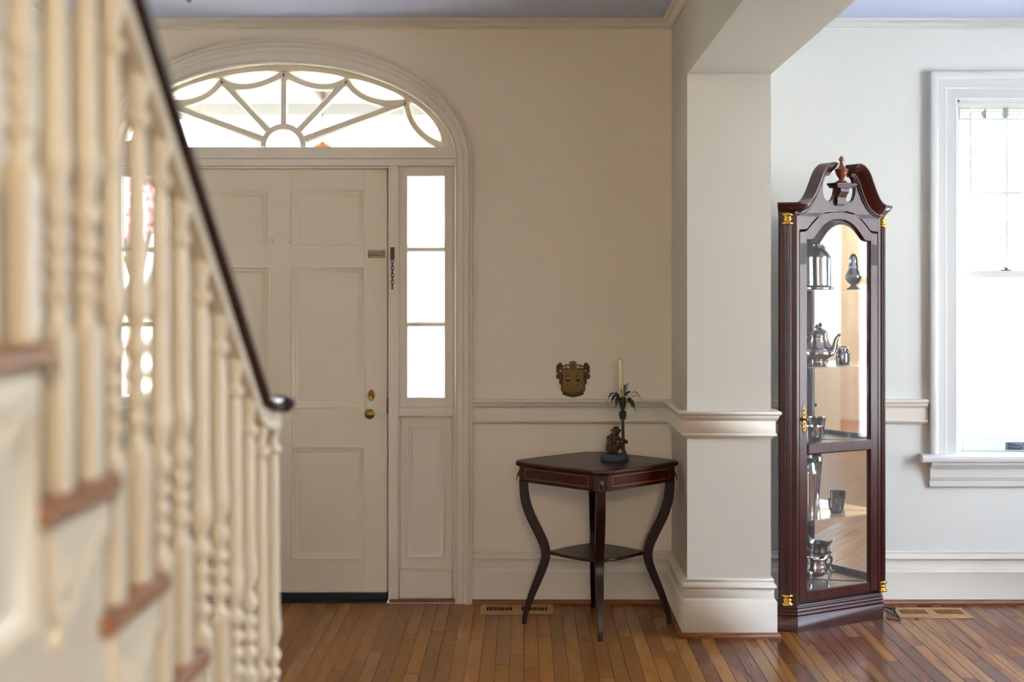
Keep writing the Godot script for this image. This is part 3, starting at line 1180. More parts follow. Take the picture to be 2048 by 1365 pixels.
	wpart(w, "sash_lock", g, M.pewter)
	g = Geo.new()
	k = at(2030, 893, WALL + 0.058)
	g.box(k + Vector3(0, 0, 0.001), Vector3(0.088, 0.036, 0.003), 0.0012)
	g.frame(k.x - 0.033, k.y - 0.013, k.x + 0.033, k.y + 0.013, [[0.0, k.z], [0.0, k.z + 0.007], [0.003, k.z + 0.009], [0.006, k.z + 0.006], [0.007, k.z]])
	var cup := []
	for i in 9:
		var t := PI * i / 8.0
		cup.append(Vector3(k.x - 0.027 * cos(t), k.y + 0.004 - 0.009 * sin(t), k.z + 0.004 + 0.006 * sin(t)))
	g.tube(cup, 0.004, 8)
	wpart(w, "sash_lift", g, M.pewter)
	# raised slatted blind
	var bz := zw - 0.028
	var bl := thing("slatted_blind", "white slatted blind pulled up to the head of the window in the bright room", "blind", Vector3((x0 + x1) / 2, 2.30, bz))
	g = Geo.new()
	g.span(Vector3(x0 + 0.014, 2.367, bz - 0.014), Vector3(x1 - 0.014, 2.394, bz + 0.014), 0.0015)
	wpart(bl, "head_rail", g, M.blind)
	for i in 18:
		g = Geo.new()
		var y := 2.3155 + i * 0.0027 + 0.0005 * sin(i * 5.1)
		var s2 := []
		for x in [x0 + 0.018, x1 - 0.018]:
			var r := PackedVector3Array()
			for q in [[-0.0125, 0.0], [0.0, 0.0016], [0.0125, 0.0], [0.0125, 0.0007], [0.0, 0.0023], [-0.0125, 0.0007]]:
				r.append(Vector3(x, y + q[1], bz + q[0]))
			s2.append(r)
		g.sweep(s2)
		wpart(bl, "slat", g, M.slat)
	g = Geo.new()
	g.span(Vector3(x0 + 0.018, 2.302, bz - 0.013), Vector3(x1 - 0.018, 2.313, bz + 0.013), 0.003)
	wpart(bl, "bottom_rail", g, M.blind)
	g = Geo.new()
	var rng := RandomNumberGenerator.new()
	rng.seed = 9
	var kc := at(1967, 226, WALL + 0.005)
	var loop := []
	for i in 40:
		loop.append(kc + Vector3(rng.randf_range(-0.012, 0.012), rng.randf_range(-0.032, 0.026), rng.randf_range(-0.004, 0.012)))
	g.tube(loop, 0.0016, 5)
	wpart(bl, "knotted_cord", g, M.cord, "bundle of knotted lift cord")
	g = Geo.new()
	var wd := at(1941, 214, WALL + 0.006)
	g.tube([wd, wd + Vector3(0, -0.012, 0.004), wd + Vector3(0, -0.03, 0.004)], 0.002, 6)
	g.tube([wd + Vector3(0, -0.028, 0.004), wd + Vector3(0.0, -0.42, 0.004)], 0.004, 6)
	wpart(bl, "tilt_wand", g, M.glass_rod)
	# windows beyond the frame, which light the rooms
	plain_window("window_5", Vector3(3.9, 0.50, -4.825), PI / 2, 1.25, 2.10, 2)
	plain_window("window_8", Vector3(3.9, 0.50, -5.875), PI / 2, 0.35, 2.10, 1)
	plain_window("window_7", Vector3(3.9, 0.50, -0.65), PI / 2, 0.6, 2.10, 2)
	plain_window("window_6", Vector3(0.15, 0.85, 3.1), 0.0, 0.8, 1.40, 2)


func plain_window(called: String, base: Vector3, turn: float, wide: float, high: float, cols: int) -> void:
	var w := shell(called, base)
	w.rotation.y = turn
	var g := Geo.new()
	g.frame(-wide / 2, 0, wide / 2, high, [[-0.1, -0.125], [0.04, -0.125], [0.04, 0.125], [-0.1, 0.125], [-0.1, 0.102], [0.0, 0.102], [0.0, -0.102], [-0.1, -0.102]])
	part(w, "window_frame", g, M.trim_white)
	g = Geo.new()
	g.frame(-wide / 2 + 0.035, 0.035, wide / 2 - 0.035, high - 0.035, [[0.0, -0.02], [0.045, -0.02], [0.045, 0.02], [0.0, 0.02]])
	g.box(Vector3(0, high / 2, 0), Vector3(wide - 0.1, 0.05, 0.04))
	part(w, "sash", g, M.trim_white)
	for i in range(1, cols):
		g = Geo.new()
		var x := -wide / 2 + wide * i / cols
		g.bar([Vector2(x, 0.06), Vector2(x, high - 0.06)], -0.015, 0.015, 0.026, 0.012)
		part(w, "muntin", g, M.trim_white)
	for i in cols:
		g = Geo.new()
		var a := -wide / 2 + 0.07 + (wide - 0.14) * i / cols
		var b := -wide / 2 + 0.07 + (wide - 0.14) * (i + 1) / cols
		g.sheet(PackedVector2Array([Vector2(a, 0.07), Vector2(b, 0.07), Vector2(b, high - 0.07), Vector2(a, high - 0.07)]), 0.0)
		part(w, "pane", g, M.glass)


# ---------------------------------------------------------------- outside

func build_outside() -> void:
	var g := Geo.new()
	g.span(Vector3(-60, -0.6, -60), Vector3(4.4, -0.45, 60))
	g.span(Vector3(4.4, -0.6, -60), Vector3(60, -0.45, -9.0))
	struct("ground", g, M.lawn)
	g = Geo.new()
	g.span(Vector3(4.4, -0.6, -9.0), Vector3(60, -0.44, 60))
	struct("driveway", g, M.concrete)
	var p := shell("trim_9", Vector3(DOOR_MID, 0, -8.3))
	g = Geo.new()
	g.span(Vector3(-4.0, -0.2, -9.9), Vector3(1.6, -0.06, -WALL - 0.2), 0.01)
	wpart(p, "porch_floor", g, M.porch)
	for i in 19:
		g = Geo.new()
		var z := -WALL - 0.21 - i * 0.143
		g.span(Vector3(-4.0, 2.75, z - 0.140), Vector3(1.6, 2.775, z), 0.006)
		wpart(p, "board", g, M.porch)
	g = Geo.new()
	g.span(Vector3(-4.1, 2.78, -9.9), Vector3(1.7, 2.95, -WALL - 0.2))
	wpart(p, "porch_roof", g, M.porch)
	g = Geo.new()
	g.span(Vector3(-4.0, 2.667, -9.85), Vector3(1.6, 2.80, -9.62), 0.008)
	wpart(p, "beam", g, M.porch_beam)
	for x in [-3.9, 1.45]:
		g = Geo.new()
		g.span(Vector3(x - 0.09, -0.06, -9.82), Vector3(x + 0.09, 2.667, -9.64), 0.012)
		wpart(p, "post", g, M.porch)
	# lantern hanging from the porch ceiling, seen through the fanlight
	var lx := ax(645, 9.0)
	var l := thing("porch_lantern", "small lantern hung on a thin chain from the porch ceiling, seen through the fanlight", "lantern", Vector3(lx, 2.12, -9.0))
	g = Geo.new()
	g.lathe([[0.0, 0.63], [0.05, 0.63], [0.05, 0.615], [0.03, 0.585], [0.012, 0.57], [0.0, 0.57]], 16)
	part(l, "ceiling_rose", g, M.iron)
	for i in 9:
		g = Geo.new()
		g.tube(ring_points(Vector3.ZERO, 0.008, 0.018, 12), 0.0025, 6, 1.0, true)
		g.move(Transform3D(Basis(Vector3.UP, 1.5 * (i % 2)), Vector3(0, 0.555 - i * 0.029, 0)))
		part(l, "link", g, M.iron)
	g = Geo.new()
	g.lathe([[0.0, 0.31], [0.012, 0.31], [0.02, 0.30], [0.05, 0.285], [0.085, 0.255], [0.09, 0.24], [0.0, 0.24]], 16)
	part(l, "cap", g, M.copper, "copper cap")
	g = Geo.new()
	for i in 4:
		var a := TAU * i / 4 + 0.4
		g.tube([Vector3(0.075 * cos(a), 0.24, 0.075 * sin(a)), Vector3(0.055 * cos(a), 0.02, 0.055 * sin(a))], 0.005, 6)
	g.lathe([[0.0, 0.0], [0.03, 0.0], [0.062, 0.012], [0.062, 0.024], [0.0, 0.024]], 16)
	part(l, "cage", g, M.iron)
	tree("blossom_tree", "pink blossoming tree beyond the porch, seen through the left side light", Vector3(-7.2, -0.45, -26.0), 4.45, 3.62, 0.85, 1.0, M.blossom, 3, 2400)


func tree(called: String, label: String, where: Vector3, high: float, mid: float, deep: float, spread: float, leaf: Material, sd: int, n: int) -> void:
	var t := thing(called, label, "tree", where)
	var rng := RandomNumberGenerator.new()
	rng.seed = sd
	var g := Geo.new()
	var fork := Vector3(0.1, (mid - deep) * 0.8, 0)
	g.tube([Vector3.ZERO, Vector3(0.03, high * 0.2, 0.02), fork], [0.14, 0.11, 0.09], 10)
	var ends := []
	for i in 9:
		var a := TAU * i / 9 + rng.randf() * 0.5
		var e := Vector3(cos(a) * spread * rng.randf_range(0.4, 0.8), mid + deep * rng.randf_range(-0.6, 0.6), sin(a) * spread * rng.randf_range(0.4, 0.8))
		ends.append(e)
		g.tube([fork - Vector3(0, 0.1, 0), fork.lerp(e, 0.5) + Vector3(0, 0.15, 0), e], [0.06, 0.04, 0.012], 7)
	part(t, "trunk", g, M.trunk)
	var one := Geo.new()
	one.quad(Vector3(-0.5, 0, 0), Vector3(0, 0.1, 0.35), Vector3(0.5, 0, 0), Vector3(0, 0.1, -0.35), 1)
	var mm := MultiMesh.new()
	mm.transform_format = MultiMesh.TRANSFORM_3D
	mm.mesh = one.mesh()
	mm.mesh.surface_set_material(0, leaf)
	mm.instance_count = n
	for i in n:
		var dir := Vector3(rng.randfn(), rng.randfn(), rng.randfn()).normalized() * pow(rng.randf(), 0.4)
		var c: Vector3
		if i % 2:
			c = Vector3(dir.x * spread, mid + dir.y * deep, dir.z * spread)
		else:
			c = ends[rng.randi() % ends.size()] + dir * spread * 0.4
		var b := Basis.from_euler(Vector3(rng.randf() * TAU, rng.randf() * TAU, rng.randf() * TAU)) * Basis.from_scale(Vector3.ONE * rng.randf_range(0.14, 0.26))
		mm.set_instance_transform(i, Transform3D(b, c))
	var o := MultiMeshInstance3D.new()
	o.name = "foliage"
	o.multimesh = mm
	o.set_meta("kind", "stuff")
	t.add_child(o)


# ---------------------------------------------------------------- staircase

const RISE := 0.18
const RUN := 0.268
const STEPS := 12


func nose(n: int) -> float:      # depth of the front edge of tread n
	return [3.735, 3.465, 3.195, 2.925, 2.655, 2.385, 2.118, 1.866, 1.600, 1.335, 1.07, 0.805, 0.54][n]


func rail_top(z: float) -> float:
	return 1.270 + 0.647 * (2.935 - z) if z < 2.90 else lerpf(1.2926, 1.266, sin(minf((z - 2.90) / 0.16, 1.0) * PI / 2.0))


func build_staircase() -> void:
	var s := thing("staircase", "cream painted staircase with turned balusters, brown treads and a dark handrail in the left foreground", "staircase", Vector3(-0.54, 0, -nose(1)))
	var left := -2.148
	var g: Geo
	for n in range(1, STEPS + 1):
		g = Geo.new()
		var z := nose(n)
		var y := RISE * n
		var back := z - RUN - 0.03 if n < STEPS else z - 1.2
		var prof := PackedVector2Array([Vector2(-back, y - 0.029), Vector2(-z + 0.010, y - 0.029), Vector2(-z + 0.003, y - 0.024), Vector2(-z, y - 0.0145), Vector2(-z + 0.003, y - 0.005), Vector2(-z + 0.010, y), Vector2(-back, y)])
		var sec := []
		for x in [[left, 0.0], [-0.537, 0.0], [-0.528, 0.003], [-0.524, 0.009]]:
			var r := PackedVector3Array()
			for p in Geo.inset(prof, x[1]) if x[1] > 0.0 else prof:
				r.append(Vector3(x[0], p.y, p.x))
			sec.append(r)
		g.sweep(sec)
		wpart(s, "tread", g, M.tread, "brown stained wooden tread")
		g = Geo.new()
		g.span(Vector3(left, y - RISE, -z + 0.030), Vector3(-0.545, y - 0.032, -z + 0.048))
		wpart(s, "riser", g, M.stair_white)
	# the closed side under the treads
	var o := PackedVector2Array([Vector2(-nose(1) + 0.028, 0.0)])
	for n in range(1, STEPS + 1):
		o.append(Vector2(-nose(n) + 0.028, RISE * n - 0.031))
		if n < STEPS:
			o.append(Vector2(-nose(n + 1) + 0.028, RISE * n - 0.031))
	o.append(Vector2(-nose(STEPS) + 1.2, RISE * STEPS - 0.031))
	o.append(Vector2(-nose(STEPS) + 1.2, 0.0))
	var side := Transform3D(Basis(Vector3(0, 0, 1), Vector3(0, 1, 0), Vector3(1, 0, 0)), Vector3.ZERO)
	g = Geo.new()
	g.prism(o, -0.570, -0.544, side)
	wpart(s, "string", g, M.stair_white)
	# a scrolled bracket under every tread end
	for n in range(1, STEPS):
		g = Geo.new()
		var z := -nose(n) + 0.03
		var y := RISE * n - 0.033
		var br := PackedVector2Array([Vector2(z, y), Vector2(z, y - 0.040), Vector2(z + 0.012, y - 0.050), Vector2(z + 0.022, y - 0.046)])
		for i in 9:
			var t := i / 8.0
			br.append(Vector2(z + 0.03 + 0.15 * t, y - 0.050 - 0.095 * smoothstep(0.0, 1.0, t)))
		br.append_array(PackedVector2Array([Vector2(z + 0.196, y - 0.150), Vector2(z + 0.206, y - 0.138), Vector2(z + 0.200, y - 0.120), Vector2(z + 0.214, y - 0.108), Vector2(z + 0.225, y - 0.080), Vector2(z + 0.225, y)]))
		g.prism(br, -0.545, -0.534, side, 0.003)
		var scroll := []
		for i in 15:
			var t := i / 14.0
			scroll.append(Vector3(-0.5345, y - 0.028 - 0.080 * smoothstep(0.0, 1.0, t), z + 0.03 + 0.165 * t))
		g.tube(scroll, 0.0075, 7)
		scroll = []
		for i in 15:
			var t := TAU * i / 12.0
			scroll.append(Vector3(-0.5345, y - 0.070 + (0.024 - 0.0012 * i) * sin(t), z + 0.175 + (0.024 - 0.0012 * i) * cos(t)))
		g.tube(scroll, 0.006, 7)
		wpart(s, "bracket", g, M.stair_white)
	# raised panels on the side, below the line of the treads
	for pn in [[0.40, 1.55, 1.12, 1.375], [0.40, 1.55, 0.25, 1.07], [1.68, 2.05, 0.20, 0.80]]:
		g = Geo.new()
		var f := Geo.new()
		f.frame(-pn[1], pn[2], -pn[0], pn[3], [[0.0, 0.0], [0.0, 0.012], [0.005, 0.016], [0.011, 0.015], [0.018, 0.008], [0.026, 0.005], [0.036, 0.0]])
		f.move(Transform3D(Basis(Vector3(0, 0, 1), Vector3(0, 1, 0), Vector3(1, 0, 0)), Vector3(-0.5445, 0, 0)))
		wpart(s, "panel_moulding", f, M.stair_white)
	# balusters, two to a tread; their turned part grows with the rail
	var spots := {2: [2.967, 3.113], 3: [2.700, 2.834], 4: [2.42, 2.565], 5: [2.147, 2.275], 6: [1.895, 2.025], 7: [1.67, 1.788], 8: [1.42, 1.553], 9: [1.15, 1.285], 10: [0.89, 1.02], 11: [0.62, 0.75], 12: [0.49]}
	for n in spots:
		for z in spots[n]:
			baluster(s, -0.553, z, RISE * n, rail_top(z))
	# the rail: a cream moulded underside and a dark cap
	var sec := []
	var sec2 := []
	for z in [0.42, 1.0, 1.6, 2.2, 2.7, 2.86, 2.90, 2.94, 2.98, 3.02, 3.06, 3.10]:
		var r := PackedVector3Array()
		var y := rail_top(z) - 0.032
		for q in [[-0.018, 0.004], [-0.020, -0.006], [-0.016, -0.016], [-0.020, -0.026], [-0.020, -0.036], [0.020, -0.036], [0.020, -0.026], [0.016, -0.016], [0.020, -0.006], [0.018, 0.004]]:
			r.append(Vector3(-0.553 + q[0], y + q[1], -z))
		sec.append(r)
		r = PackedVector3Array()
		for q in [[-0.026, 0.0], [-0.035, 0.008], [-0.036, 0.016], [-0.030, 0.025], [-0.018, 0.031], [0.0, 0.033], [0.018, 0.031], [0.030, 0.025], [0.036, 0.016], [0.035, 0.008], [0.026, 0.0]]:
			r.append(Vector3(-0.553 + q[0], y + q[1], -z))
		sec2.append(r)
	g = Geo.new()
	g.sweep(sec, false, true, true, 30.0)
	wpart(s, "handrail", g, M.stair_white)
	g = Geo.new()
	g.sweep(sec2, false, true, true, 50.0)
	g.lathe([[0.0, -0.002], [0.030, -0.002], [0.040, 0.008], [0.042, 0.018], [0.036, 0.028], [0.020, 0.034], [0.0, 0.036]], 20, Vector3(-0.545, rail_top(3.1) - 0.034, -3.115))
	wpart(s, "rail_cap", g, M.rail_cap, "dark stained handrail cap with a round end")


func baluster(s: Node3D, x: float, z: float, y: float, top: float) -> void:
	var g := Geo.new()
	g.box(Vector3(0, 0.095, 0), Vector3(0.037, 0.190, 0.037), 0.002)
	var ring := top - y - 0.118
	var prof := [[0.0, 0.189], [0.0170, 0.189], [0.0180, 0.193], [0.014, 0.200], [0.0115, 0.212], [0.014, 0.222], [0.0190, 0.232], [0.014, 0.243], [0.0105, 0.250], [0.0145, 0.258], [0.0175, 0.266], [0.0145, 0.274], [0.0105, 0.281], [0.0145, 0.289], [0.0178, 0.297], [0.0145, 0.305], [0.0105, 0.312], [0.0145, 0.322], [0.0195, 0.334], [0.0155, 0.346], [0.0110, 0.356], [0.0135, 0.366], [0.0185, 0.382], [0.0198, 0.396], [0.0190, 0.412], [0.0165, 0.432], [0.0158, 0.460]]
	prof.append([0.0140, ring - 0.030])
	prof.append_array([[0.0120, ring - 0.014], [0.0150, ring - 0.011], [0.0190, ring - 0.004], [0.0190, ring + 0.004], [0.0150, ring + 0.010], [0.0115, ring + 0.014], [0.0120, ring + 0.022], [0.0155, ring + 0.036], [0.0195, ring + 0.052], [0.0205, ring + 0.072], [0.0, ring + 0.072]])
	g.lathe(prof, 16, Vector3.ZERO, Transform3D.IDENTITY, 50.0)
	var o := part(s, "baluster", g, M.stair_white)
	o.position = Vector3(x, y, -z) - s.position


# ---------------------------------------------------------------- corner table

const TABLE := Vector3(0.3207, 0, -6.36)


# a diamond with cut corners and gently waved sides, in plan
func diamond(reach: float, cut: float, wave: float) -> PackedVector2Array:
	var o := PackedVector2Array()
	for i in 4:
		var a := TAU * i / 4.0
		var p0 := Vector2(reach, cut).rotated(a)
		var p1 := Vector2(cut, reach).rotated(a)
		var n := Vector2(1, 1).normalized().rotated(a)
		o.append(Vector2(reach, 0.0).rotated(a) + Vector2.ZERO)
		for k in 17:
			var t := k / 16.0
			var off := wave * (sin(PI * t) - 0.9 * exp(-pow((t - 0.13) / 0.08, 2)) - 0.9 * exp(-pow((t - 0.87) / 0.08, 2)))
			o.append(p0.lerp(p1, t) + n * (off if k > 0 and k < 16 else 0.0))
	return o


func slab(g: Geo, o: PackedVector2Array, levels: Array) -> void:      # levels: [y, inset]
	var sec := []
	for l in levels:
		var r := PackedVector3Array()
		for p in (Geo.inset(o, l[1]) if l[1] != 0.0 else o):
			r.append(Vector3(p.x, l[0], p.y))
		sec.append(r)
	g.sweep(sec, false, true, true, 30.0)


func build_table() -> void:
	var t := thing("corner_table", "dark mahogany corner table with four curved legs and a lower shelf, beside the square pillar", "table", TABLE)
	var g := Geo.new()
	var top := diamond(0.361, 0.036, 0.004)
	slab(g, top, [[0.708, 0.010], [0.712, 0.003], [0.716, 0.0], [0.724, 0.0], [0.727, 0.002], [0.7285, 0.005]])
	part(t, "tabletop", g, M.table_top)
	g = Geo.new()
	slab(g, top, [[0.7280, 0.022], [0.7290, 0.0235], [0.7290, 0.0265], [0.7280, 0.028]])
	part(t, "top_border", g, M.table)
	var ap := diamond(0.340, 0.033, 0.003)
	g = Geo.new()
	slab(g, ap, [[0.645, 0.0], [0.709, 0.0]])
	part(t, "apron", g, M.table_panel)
	g = Geo.new()
	slab(g, ap, [[0.639, 0.003], [0.641, -0.002], [0.646, -0.003], [0.648, 0.001]])
	part(t, "apron_bead", g, M.table)
	for i in 4:
		var turn := Transform3D(Basis(Vector3.UP, TAU * i / 4.0), Vector3.ZERO)
		# inlaid line on the apron side
		g = Geo.new()
		var line := []
		var p0 := Vector2(0.340, 0.033)
		var p1 := Vector2(0.033, 0.340)
		var n := Vector2(1, 1).normalized()
		for k in range(1, 16):
			var u := k / 16.0
			var off := 0.003 * (sin(PI * u) - 0.9 * exp(-pow((u - 0.13) / 0.08, 2)) - 0.9 * exp(-pow((u - 0.87) / 0.08, 2)))
			line.append(p0.lerp(p1, u) + n * (off + 0.0003))
		var loop := []
		for p in line:
			loop.append(Vector3(p.x, 0.657, p.y))
		line.reverse()
		for p in line:
			loop.append(Vector3(p.x, 0.700, p.y))
		g.tube(loop, 0.0011, 6, 1.0, true)
		g.move(turn)
		part(t, "inlay_line", g, M.inlay, "thin gold inlay line")
		g = Geo.new()
		g.box(Vector3(0.330, 0.674, 0), Vector3(0.030, 0.070, 0.062), 0.003)
		g.move(turn)
		part(t, "corner_block", g, M.table)
		# leg: an S curve in the upright plane through the corner
		g = Geo.new()
		var c := [[0.327, 0.645, 0.020, 0.021], [0.325, 0.60, 0.020, 0.021], [0.318, 0.55, 0.021, 0.021], [0.296, 0.485, 0.021, 0.021], [0.262, 0.415, 0.021, 0.021], [0.237, 0.36, 0.021, 0.020], [0.228, 0.315, 0.020, 0.020], [0.235, 0.27, 0.019, 0.019], [0.258, 0.21, 0.018, 0.018], [0.287, 0.14, 0.016, 0.016], [0.310, 0.075, 0.0135, 0.013], [0.321, 0.03, 0.0115, 0.011], [0.324, 0.0, 0.010, 0.010]]
		var sec := []
		for k in c.size() - 1:
			for m in 4:
				var u := m / 4.0
				var q := []
				for e in 4:
					q.append(cubic_interpolate(c[k][e], c[k + 1][e], c[maxi(k - 1, 0)][e], c[mini(k + 2, c.size() - 1)][e], u))
				sec.append(q)
		sec.append(c[-1])
		var rings := []
		for k in sec.size():
			var d := (Vector2(sec[mini(k + 1, sec.size() - 1)][0], sec[mini(k + 1, sec.size() - 1)][1]) - Vector2(sec[maxi(k - 1, 0)][0], sec[maxi(k - 1, 0)][1])).normalized()
			var nn := Vector2(-d.y, d.x)
			if k == sec.size() - 1 or k == 0:
				nn = Vector2(1, 0)
			var r := PackedVector3Array()
			for e in [[-1.0, -0.85], [-0.85, -1.0], [0.85, -1.0], [1.0, -0.85], [1.0, 0.85], [0.85, 1.0], [-0.85, 1.0], [-1.0, 0.85]]:
				r.append(Vector3(sec[k][0] + nn.x * e[0] * sec[k][2], maxf(0.0, sec[k][1] + nn.y * e[0] * sec[k][2]), e[1] * sec[k][3]))
			rings.append(r)
		g.sweep(rings, false, true, true, 30.0)
		g.move(turn)
		part(t, "leg", g, M.table)
		# lion mask with a ring
		g = Geo.new()
		var k0 := Vector3(0.346, 0.672, 0)
		g.ball(k0, Vector3(0.006, 0.013, 0.012), 12)
		g.ball(k0 + Vector3(0.005, -0.003, 0), Vector3(0.006, 0.006, 0.005), 8)
		for e in 10:
			var a := TAU * e / 10.0
			g.ball(k0 + Vector3(0, sin(a) * 0.012, cos(a) * 0.011), Vector3(0.004, 0.0045, 0.0045), 6)
		var rg := []
		for e in 18:
			var a := TAU * e / 18.0
			rg.append(k0 + Vector3(0.007 + 0.003 * (1 - sin(a)), -0.017 + 0.0125 * sin(a), 0.0115 * cos(a)))
		g.tube(rg, 0.0016, 7, 1.0, true)
		g.move(turn)
		part(t, "ring_pull", g, M.brass_dark, "lion mask ring pull")
	g = Geo.new()
	slab(g, diamond(0.216, 0.016, 0.006), [[0.311, 0.004], [0.314, 0.0], [0.321, 0.0], [0.324, 0.004]])
	part(t, "lower_shelf", g, M.table_top)


func build_candlestick() -> void:
	var where := Vector3(0.400, 0.7291, -6.36)
	var t := thing("candlestick", "bronze candlestick of a seated monkey hugging a palm tree, on the corner table", "candlestick", where)
	var g := Geo.new()
	var sec := []
	for l in [[0.0, 0.94], [0.004, 1.0], [0.018, 1.0], [0.026, 0.94], [0.031, 0.82]]:
		var r := PackedVector3Array()
		for i in 28:
			var a := TAU * i / 28.0
			var q: float = l[1] * (1.0 + 0.03 * sin(a * 5.0 + l[0] * 60.0) + 0.02 * sin(a * 9.0))
			r.append(Vector3(0.062 * q * cos(a), l[0], 0.046 * q * sin(a)))
		sec.append(r)
	g.sweep(sec, false, true, true, 60.0)
	part(t, "base", g, M.verdigris, "green patinated oval base")
	g = Geo.new()
	var pole := []
	var radii := []
	for i in 25:
		var u := i / 24.0
		pole.append(Vector3(0.040 - 0.003 * u, 0.026 + 0.175 * u, 0.0))
		radii.append(0.0075 - 0.0018 * u + (0.0009 if i % 2 else 0.0))
	g.tube(pole, radii, 12)
	part(t, "palm_trunk", g, M.bark)
	g = Geo.new()
	for i in 8:
		var a := TAU * i / 8.0
		var d := Vector3(cos(a), 0, sin(a))
		var c := Vector3(0.037, 0, 0)
		g.tube([c + d * 0.004 + Vector3(0, 0.224, 0), c + d * 0.013 + Vector3(0, 0.217, 0), c + d * 0.014 + Vector3(0, 0.202, 0), c + d * 0.011 + Vector3(0, 0.190, 0), c + d * 0.013 + Vector3(0, 0.182, 0)], [0.004, 0.006, 0.006, 0.004, 0.001], 7, 0.5)
	g.lathe([[0.0, 0.19], [0.010, 0.19], [0.012, 0.21], [0.007, 0.226], [0.008, 0.235], [0.016, 0.256], [0.015, 0.276], [0.011, 0.284], [0.0, 0.284]], 14, Vector3(0.037, 0, 0))
	part(t, "palm_crown", g, M.leaf)
	# fronds: [direction, out, up, droop, broad]
	var rng := RandomNumberGenerator.new()
	rng.seed = 4
	for f in [[3.14, 0.074, 0.064, 0.046, 0.006], [2.85, 0.066, 0.092, 0.050, 0.013], [2.3, 0.044, 0.064, 0.056, 0.014], [3.6, 0.050, 0.080, 0.058, 0.014], [3.3, 0.040, 0.086, 0.062, 0.014], [0.15, 0.086, 0.078, 0.042, 0.007], [6.0, 0.076, 0.094, 0.040, 0.007], [0.6, 0.056, 0.060, 0.064, 0.014], [5.6, 0.046, 0.064, 0.056, 0.014], [4.7, 0.034, 0.074, 0.046, 0.014], [4.2, 0.036, 0.082, 0.060, 0.013], [5.2, 0.030, 0.080, 0.020, 0.013], [1.6, 0.034, 0.072, 0.050, 0.014], [1.1, 0.024, 0.104, -0.012, 0.012], [0.2, 0.020, 0.108, -0.016, 0.013], [4.9, 0.020, 0.096, 0.0, 0.013], [1.3, 0.022, 0.104, -0.010, 0.015], [1.9, 0.022, 0.088, 0.0, 0.014], [0.7, 0.032, 0.082, 0.006, 0.015], [2.6, 0.034, 0.080, 0.014, 0.014]]:
		g = Geo.new()
		var d := Vector3(cos(f[0]), 0, sin(f[0]))
		var pts := []
		var rr := []
		for i in 13:
			var u := i / 12.0
			var y: float = 0.228 + f[1 + 1] * sin(minf(u * 1.25, 1.0) * PI / 2.0) - f[3] * pow(u, 3.0)
			pts.append(Vector3(0.037, y, 0) + d * (0.008 + f[1] * pow(u, 1.1)))
			var saw := 0.72 if i % 2 else 1.0
			rr.append(maxf(0.0012, f[4] * saw * (smoothstep(0.25, 0.6, u) * 0.8 + 0.2) * (1.0 - smoothstep(0.72, 1.0, u))))
		g.tube(pts, rr, 6, 0.16)
		part(t, "palm_leaf", g, M.leaf)
	g = Geo.new()
	var b := []
	b.append([Vector3(-0.012, 0.058, -0.002), Vector3(-0.010, 0.098, 0.0), 0.027, 0.021])
	b.append([Vector3(-0.014, 0.050, 0.004), Vector3(0.000, 0.046, 0.008), 0.022, 0.018])
	b.append([Vector3(-0.006, 0.104, 0.002), Vector3(0.005, 0.124, 0.006), 0.014, 0.013])
	b.append([Vector3(0.006, 0.130, 0.005), Vector3(0.007, 0.136, 0.003), 0.0175, 0.0175])
	b.append([Vector3(0.000, 0.127, 0.016), Vector3(-0.002, 0.122, 0.023), 0.0095, 0.0075])
	b.append([Vector3(-0.006, 0.137, 0.017), Vector3(0.012, 0.138, 0.018), 0.005, 0.005])
	b.append([Vector3(-0.012, 0.134, 0.002), Vector3(-0.013, 0.134, 0.0), 0.006, 0.005])
	b.append([Vector3(0.025, 0.134, 0.002), Vector3(0.026, 0.134, 0.0), 0.006, 0.005])
	# arm round the trunk, arm across the chest with the hand at the chin
	b.append([Vector3(0.008, 0.106, 0.004), Vector3(0.034, 0.088, 0.018), 0.011, 0.0085])
	b.append([Vector3(0.034, 0.088, 0.018), Vector3(0.052, 0.084, 0.008), 0.0085, 0.007])
	b.append([Vector3(0.052, 0.084, 0.008), Vector3(0.044, 0.094, 0.012), 0.007, 0.005])
	b.append([Vector3(-0.026, 0.102, 0.008), Vector3(-0.022, 0.076, 0.026), 0.011, 0.008])
	b.append([Vector3(-0.022, 0.076, 0.026), Vector3(-0.016, 0.108, 0.026), 0.008, 0.006])
	b.append([Vector3(-0.016, 0.108, 0.026), Vector3(-0.018, 0.122, 0.020), 0.005, 0.0035])
	# legs: knees up, feet on the base
	b.append([Vector3(-0.012, 0.052, 0.014), Vector3(0.012, 0.074, 0.026), 0.016, 0.011])
	b.append([Vector3(0.012, 0.074, 0.026), Vector3(0.006, 0.040, 0.024), 0.010, 0.007])
	b.append([Vector3(0.006, 0.037, 0.022), Vector3(0.012, 0.035, 0.034), 0.0065, 0.005])
	b.append([Vector3(0.004, 0.050, -0.012), Vector3(0.030, 0.070, -0.012), 0.015, 0.010])
	b.append([Vector3(0.030, 0.070, -0.012), Vector3(0.044, 0.040, -0.010), 0.009, 0.007])
	b.append([Vector3(0.044, 0.038, -0.008), Vector3(0.050, 0.035, 0.006), 0.0065, 0.005])
	g.capsules(b, 0.0022, 0.006)
	part(t, "monkey", g, M.monkey, "seated brown monkey with a curled arm")
	g = Geo.new()
	g.ball(Vector3(-0.0015, 0.130, 0.0205), Vector3(0.0085, 0.0095, 0.004), 10)
	g.ball(Vector3(-0.002, 0.1225, 0.0275), Vector3(0.006, 0.0045, 0.0035), 10)
	part(t, "monkey_face", g, M.face)
	for x in [-0.0048, 0.0028]:
		g = Geo.new()
		g.ball(Vector3(x, 0.1335, 0.0243), Vector3(0.0013, 0.0013, 0.001), 6)
		part(t, "eye", g, M.wick)
